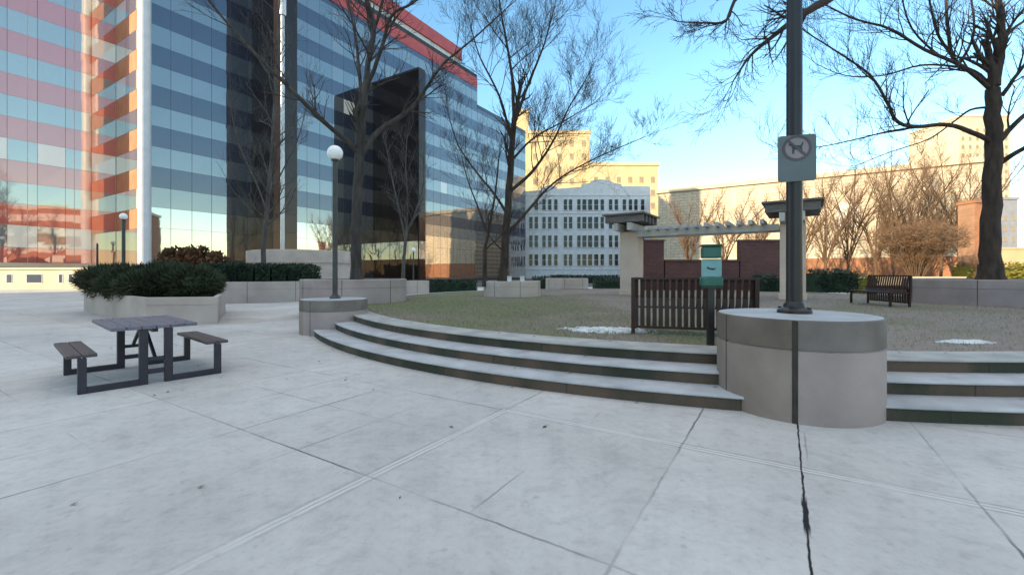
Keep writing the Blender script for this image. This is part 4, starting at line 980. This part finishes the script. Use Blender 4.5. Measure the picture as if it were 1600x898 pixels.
vase(1075, 74, 315, 51, 'sunlit bare tree seen over the left half of the pergola')
vase(1130, 74, 318, 52, 'sunlit bare tree seen over the middle of the pergola')
vase(1178, 70, 322, 53, 'sunlit bare tree just left of the sign pole')
vase(1250, 68, 290, 59, 'sunlit bare tree behind the right pergola pillar')
vase(1290, 62, 285, 54, 'sunlit bare tree just right of the right pergola pillar')
vase(1325, 66, 272, 55, 'sunlit bare tree near the left end of the low bright wall')
vase(1368, 62, 268, 56, 'sunlit bare tree left of the round brown shrub')
vase(1420, 68, 262, 57, 'sunlit bare tree behind the round brown shrub')
vase(1395, 70, 262, 60, 'sunlit bare tree rising just left of the round brown shrub top')
vase(1505, 68, 262, 61, 'sunlit bare tree close behind the orange brick pylon')
vase(1470, 66, 258, 58, 'sunlit bare tree left of the orange brick pylon')
def round_shrub():
    tr = Tree(71); Y = 54; b0 = Vector(((1432 - 800) / F * Y, Y, -.05)); rg2 = tr.rg
    for i in range(46):
        a = rg2.uniform(0, 6.283); sp = rg2.uniform(.8, 4.6); z = rg2.uniform(5.6, 7.4) - sp * .18
        e = b0 + Vector((math.cos(a) * sp + .6, math.sin(a) * sp * .8, z)); m_ = b0 + Vector((math.cos(a) * sp * .35, math.sin(a) * sp * .3, z * .5))
        tr.limb([b0 + Vector((math.cos(a) * .3, math.sin(a) * .3, 0)), m_, e], .06, .026, 12, 1.3, 2, .4, up=.1, kr=.7)
    for k in range(5200):
        a = rg2.uniform(0, 6.283); q = math.sqrt(rg2.random()); z = 6.1 + rg2.uniform(-1, 1) * 1.9 * math.sqrt(max(0, 1 - q * q * .8)) - q * .5
        if z < 3.4: continue
        p = b0 + Vector((.7 + math.cos(a) * q * 5.0, math.sin(a) * q * 3.4, z)); d = Vector((rg2.gauss(0, 1), rg2.gauss(0, 1), rg2.gauss(0, .8))).normalized(); sd = d.orthogonal().normalized()
        tr.tw.face([p - sd * .035, p + sd * .035, p + d * rg2.uniform(.3, .6)])
    tr.done(b0, 'dense rounded brown bare shrub with many stems behind the low bright wall', 'bark_tan', 'twig_tan', None, 'round_shrub')
round_shrub()

# dead leaves and grit on the paving and steps
rg = random.Random(91); mb = MB()
for i in range(230):
    if rg.random() < .75:
        a = rg.uniform(math.pi * .95, math.pi * 1.75); k = rg.choice((0, 1, 2)); r = RO - TRD * k + rg.uniform(-.05, .02) - (TRD if rg.random() < .6 else -.06) ; 
        if r > RO: x, y, z = CX + (r + .02) * math.cos(a), CY + (r + .02) * math.sin(a), .006
        else: 
            r = RO - TRD * (k + 1) + rg.uniform(.02, .12); x, y, z = CX + r * math.cos(a), CY + r * math.sin(a), RIS * (k + 1) + .008
            if k == 2: r -= .1
    else:
        x, y, z = rg.uniform(-9, 6), rg.uniform(1.8, 9), .006
        if math.hypot(x - CX, y - CY) < RO + .05: continue
    s = rg.uniform(.012, .032); t = rg.uniform(0, 6.28); c_, s_ = math.cos(t) * s, math.sin(t) * s
    mb.face([(x - c_, y - s_, z), (x + s_ * .5, y - c_ * .5, z + .004), (x + c_, y + s_, z + rg.uniform(0, .012)), (x - s_ * .5, y + c_ * .5, z + .004)])
tag(mb.build('leaf_litter', M['leaf']), 'scattered dead leaf bits on the paving and steps', 'leaf litter', kind='stuff')
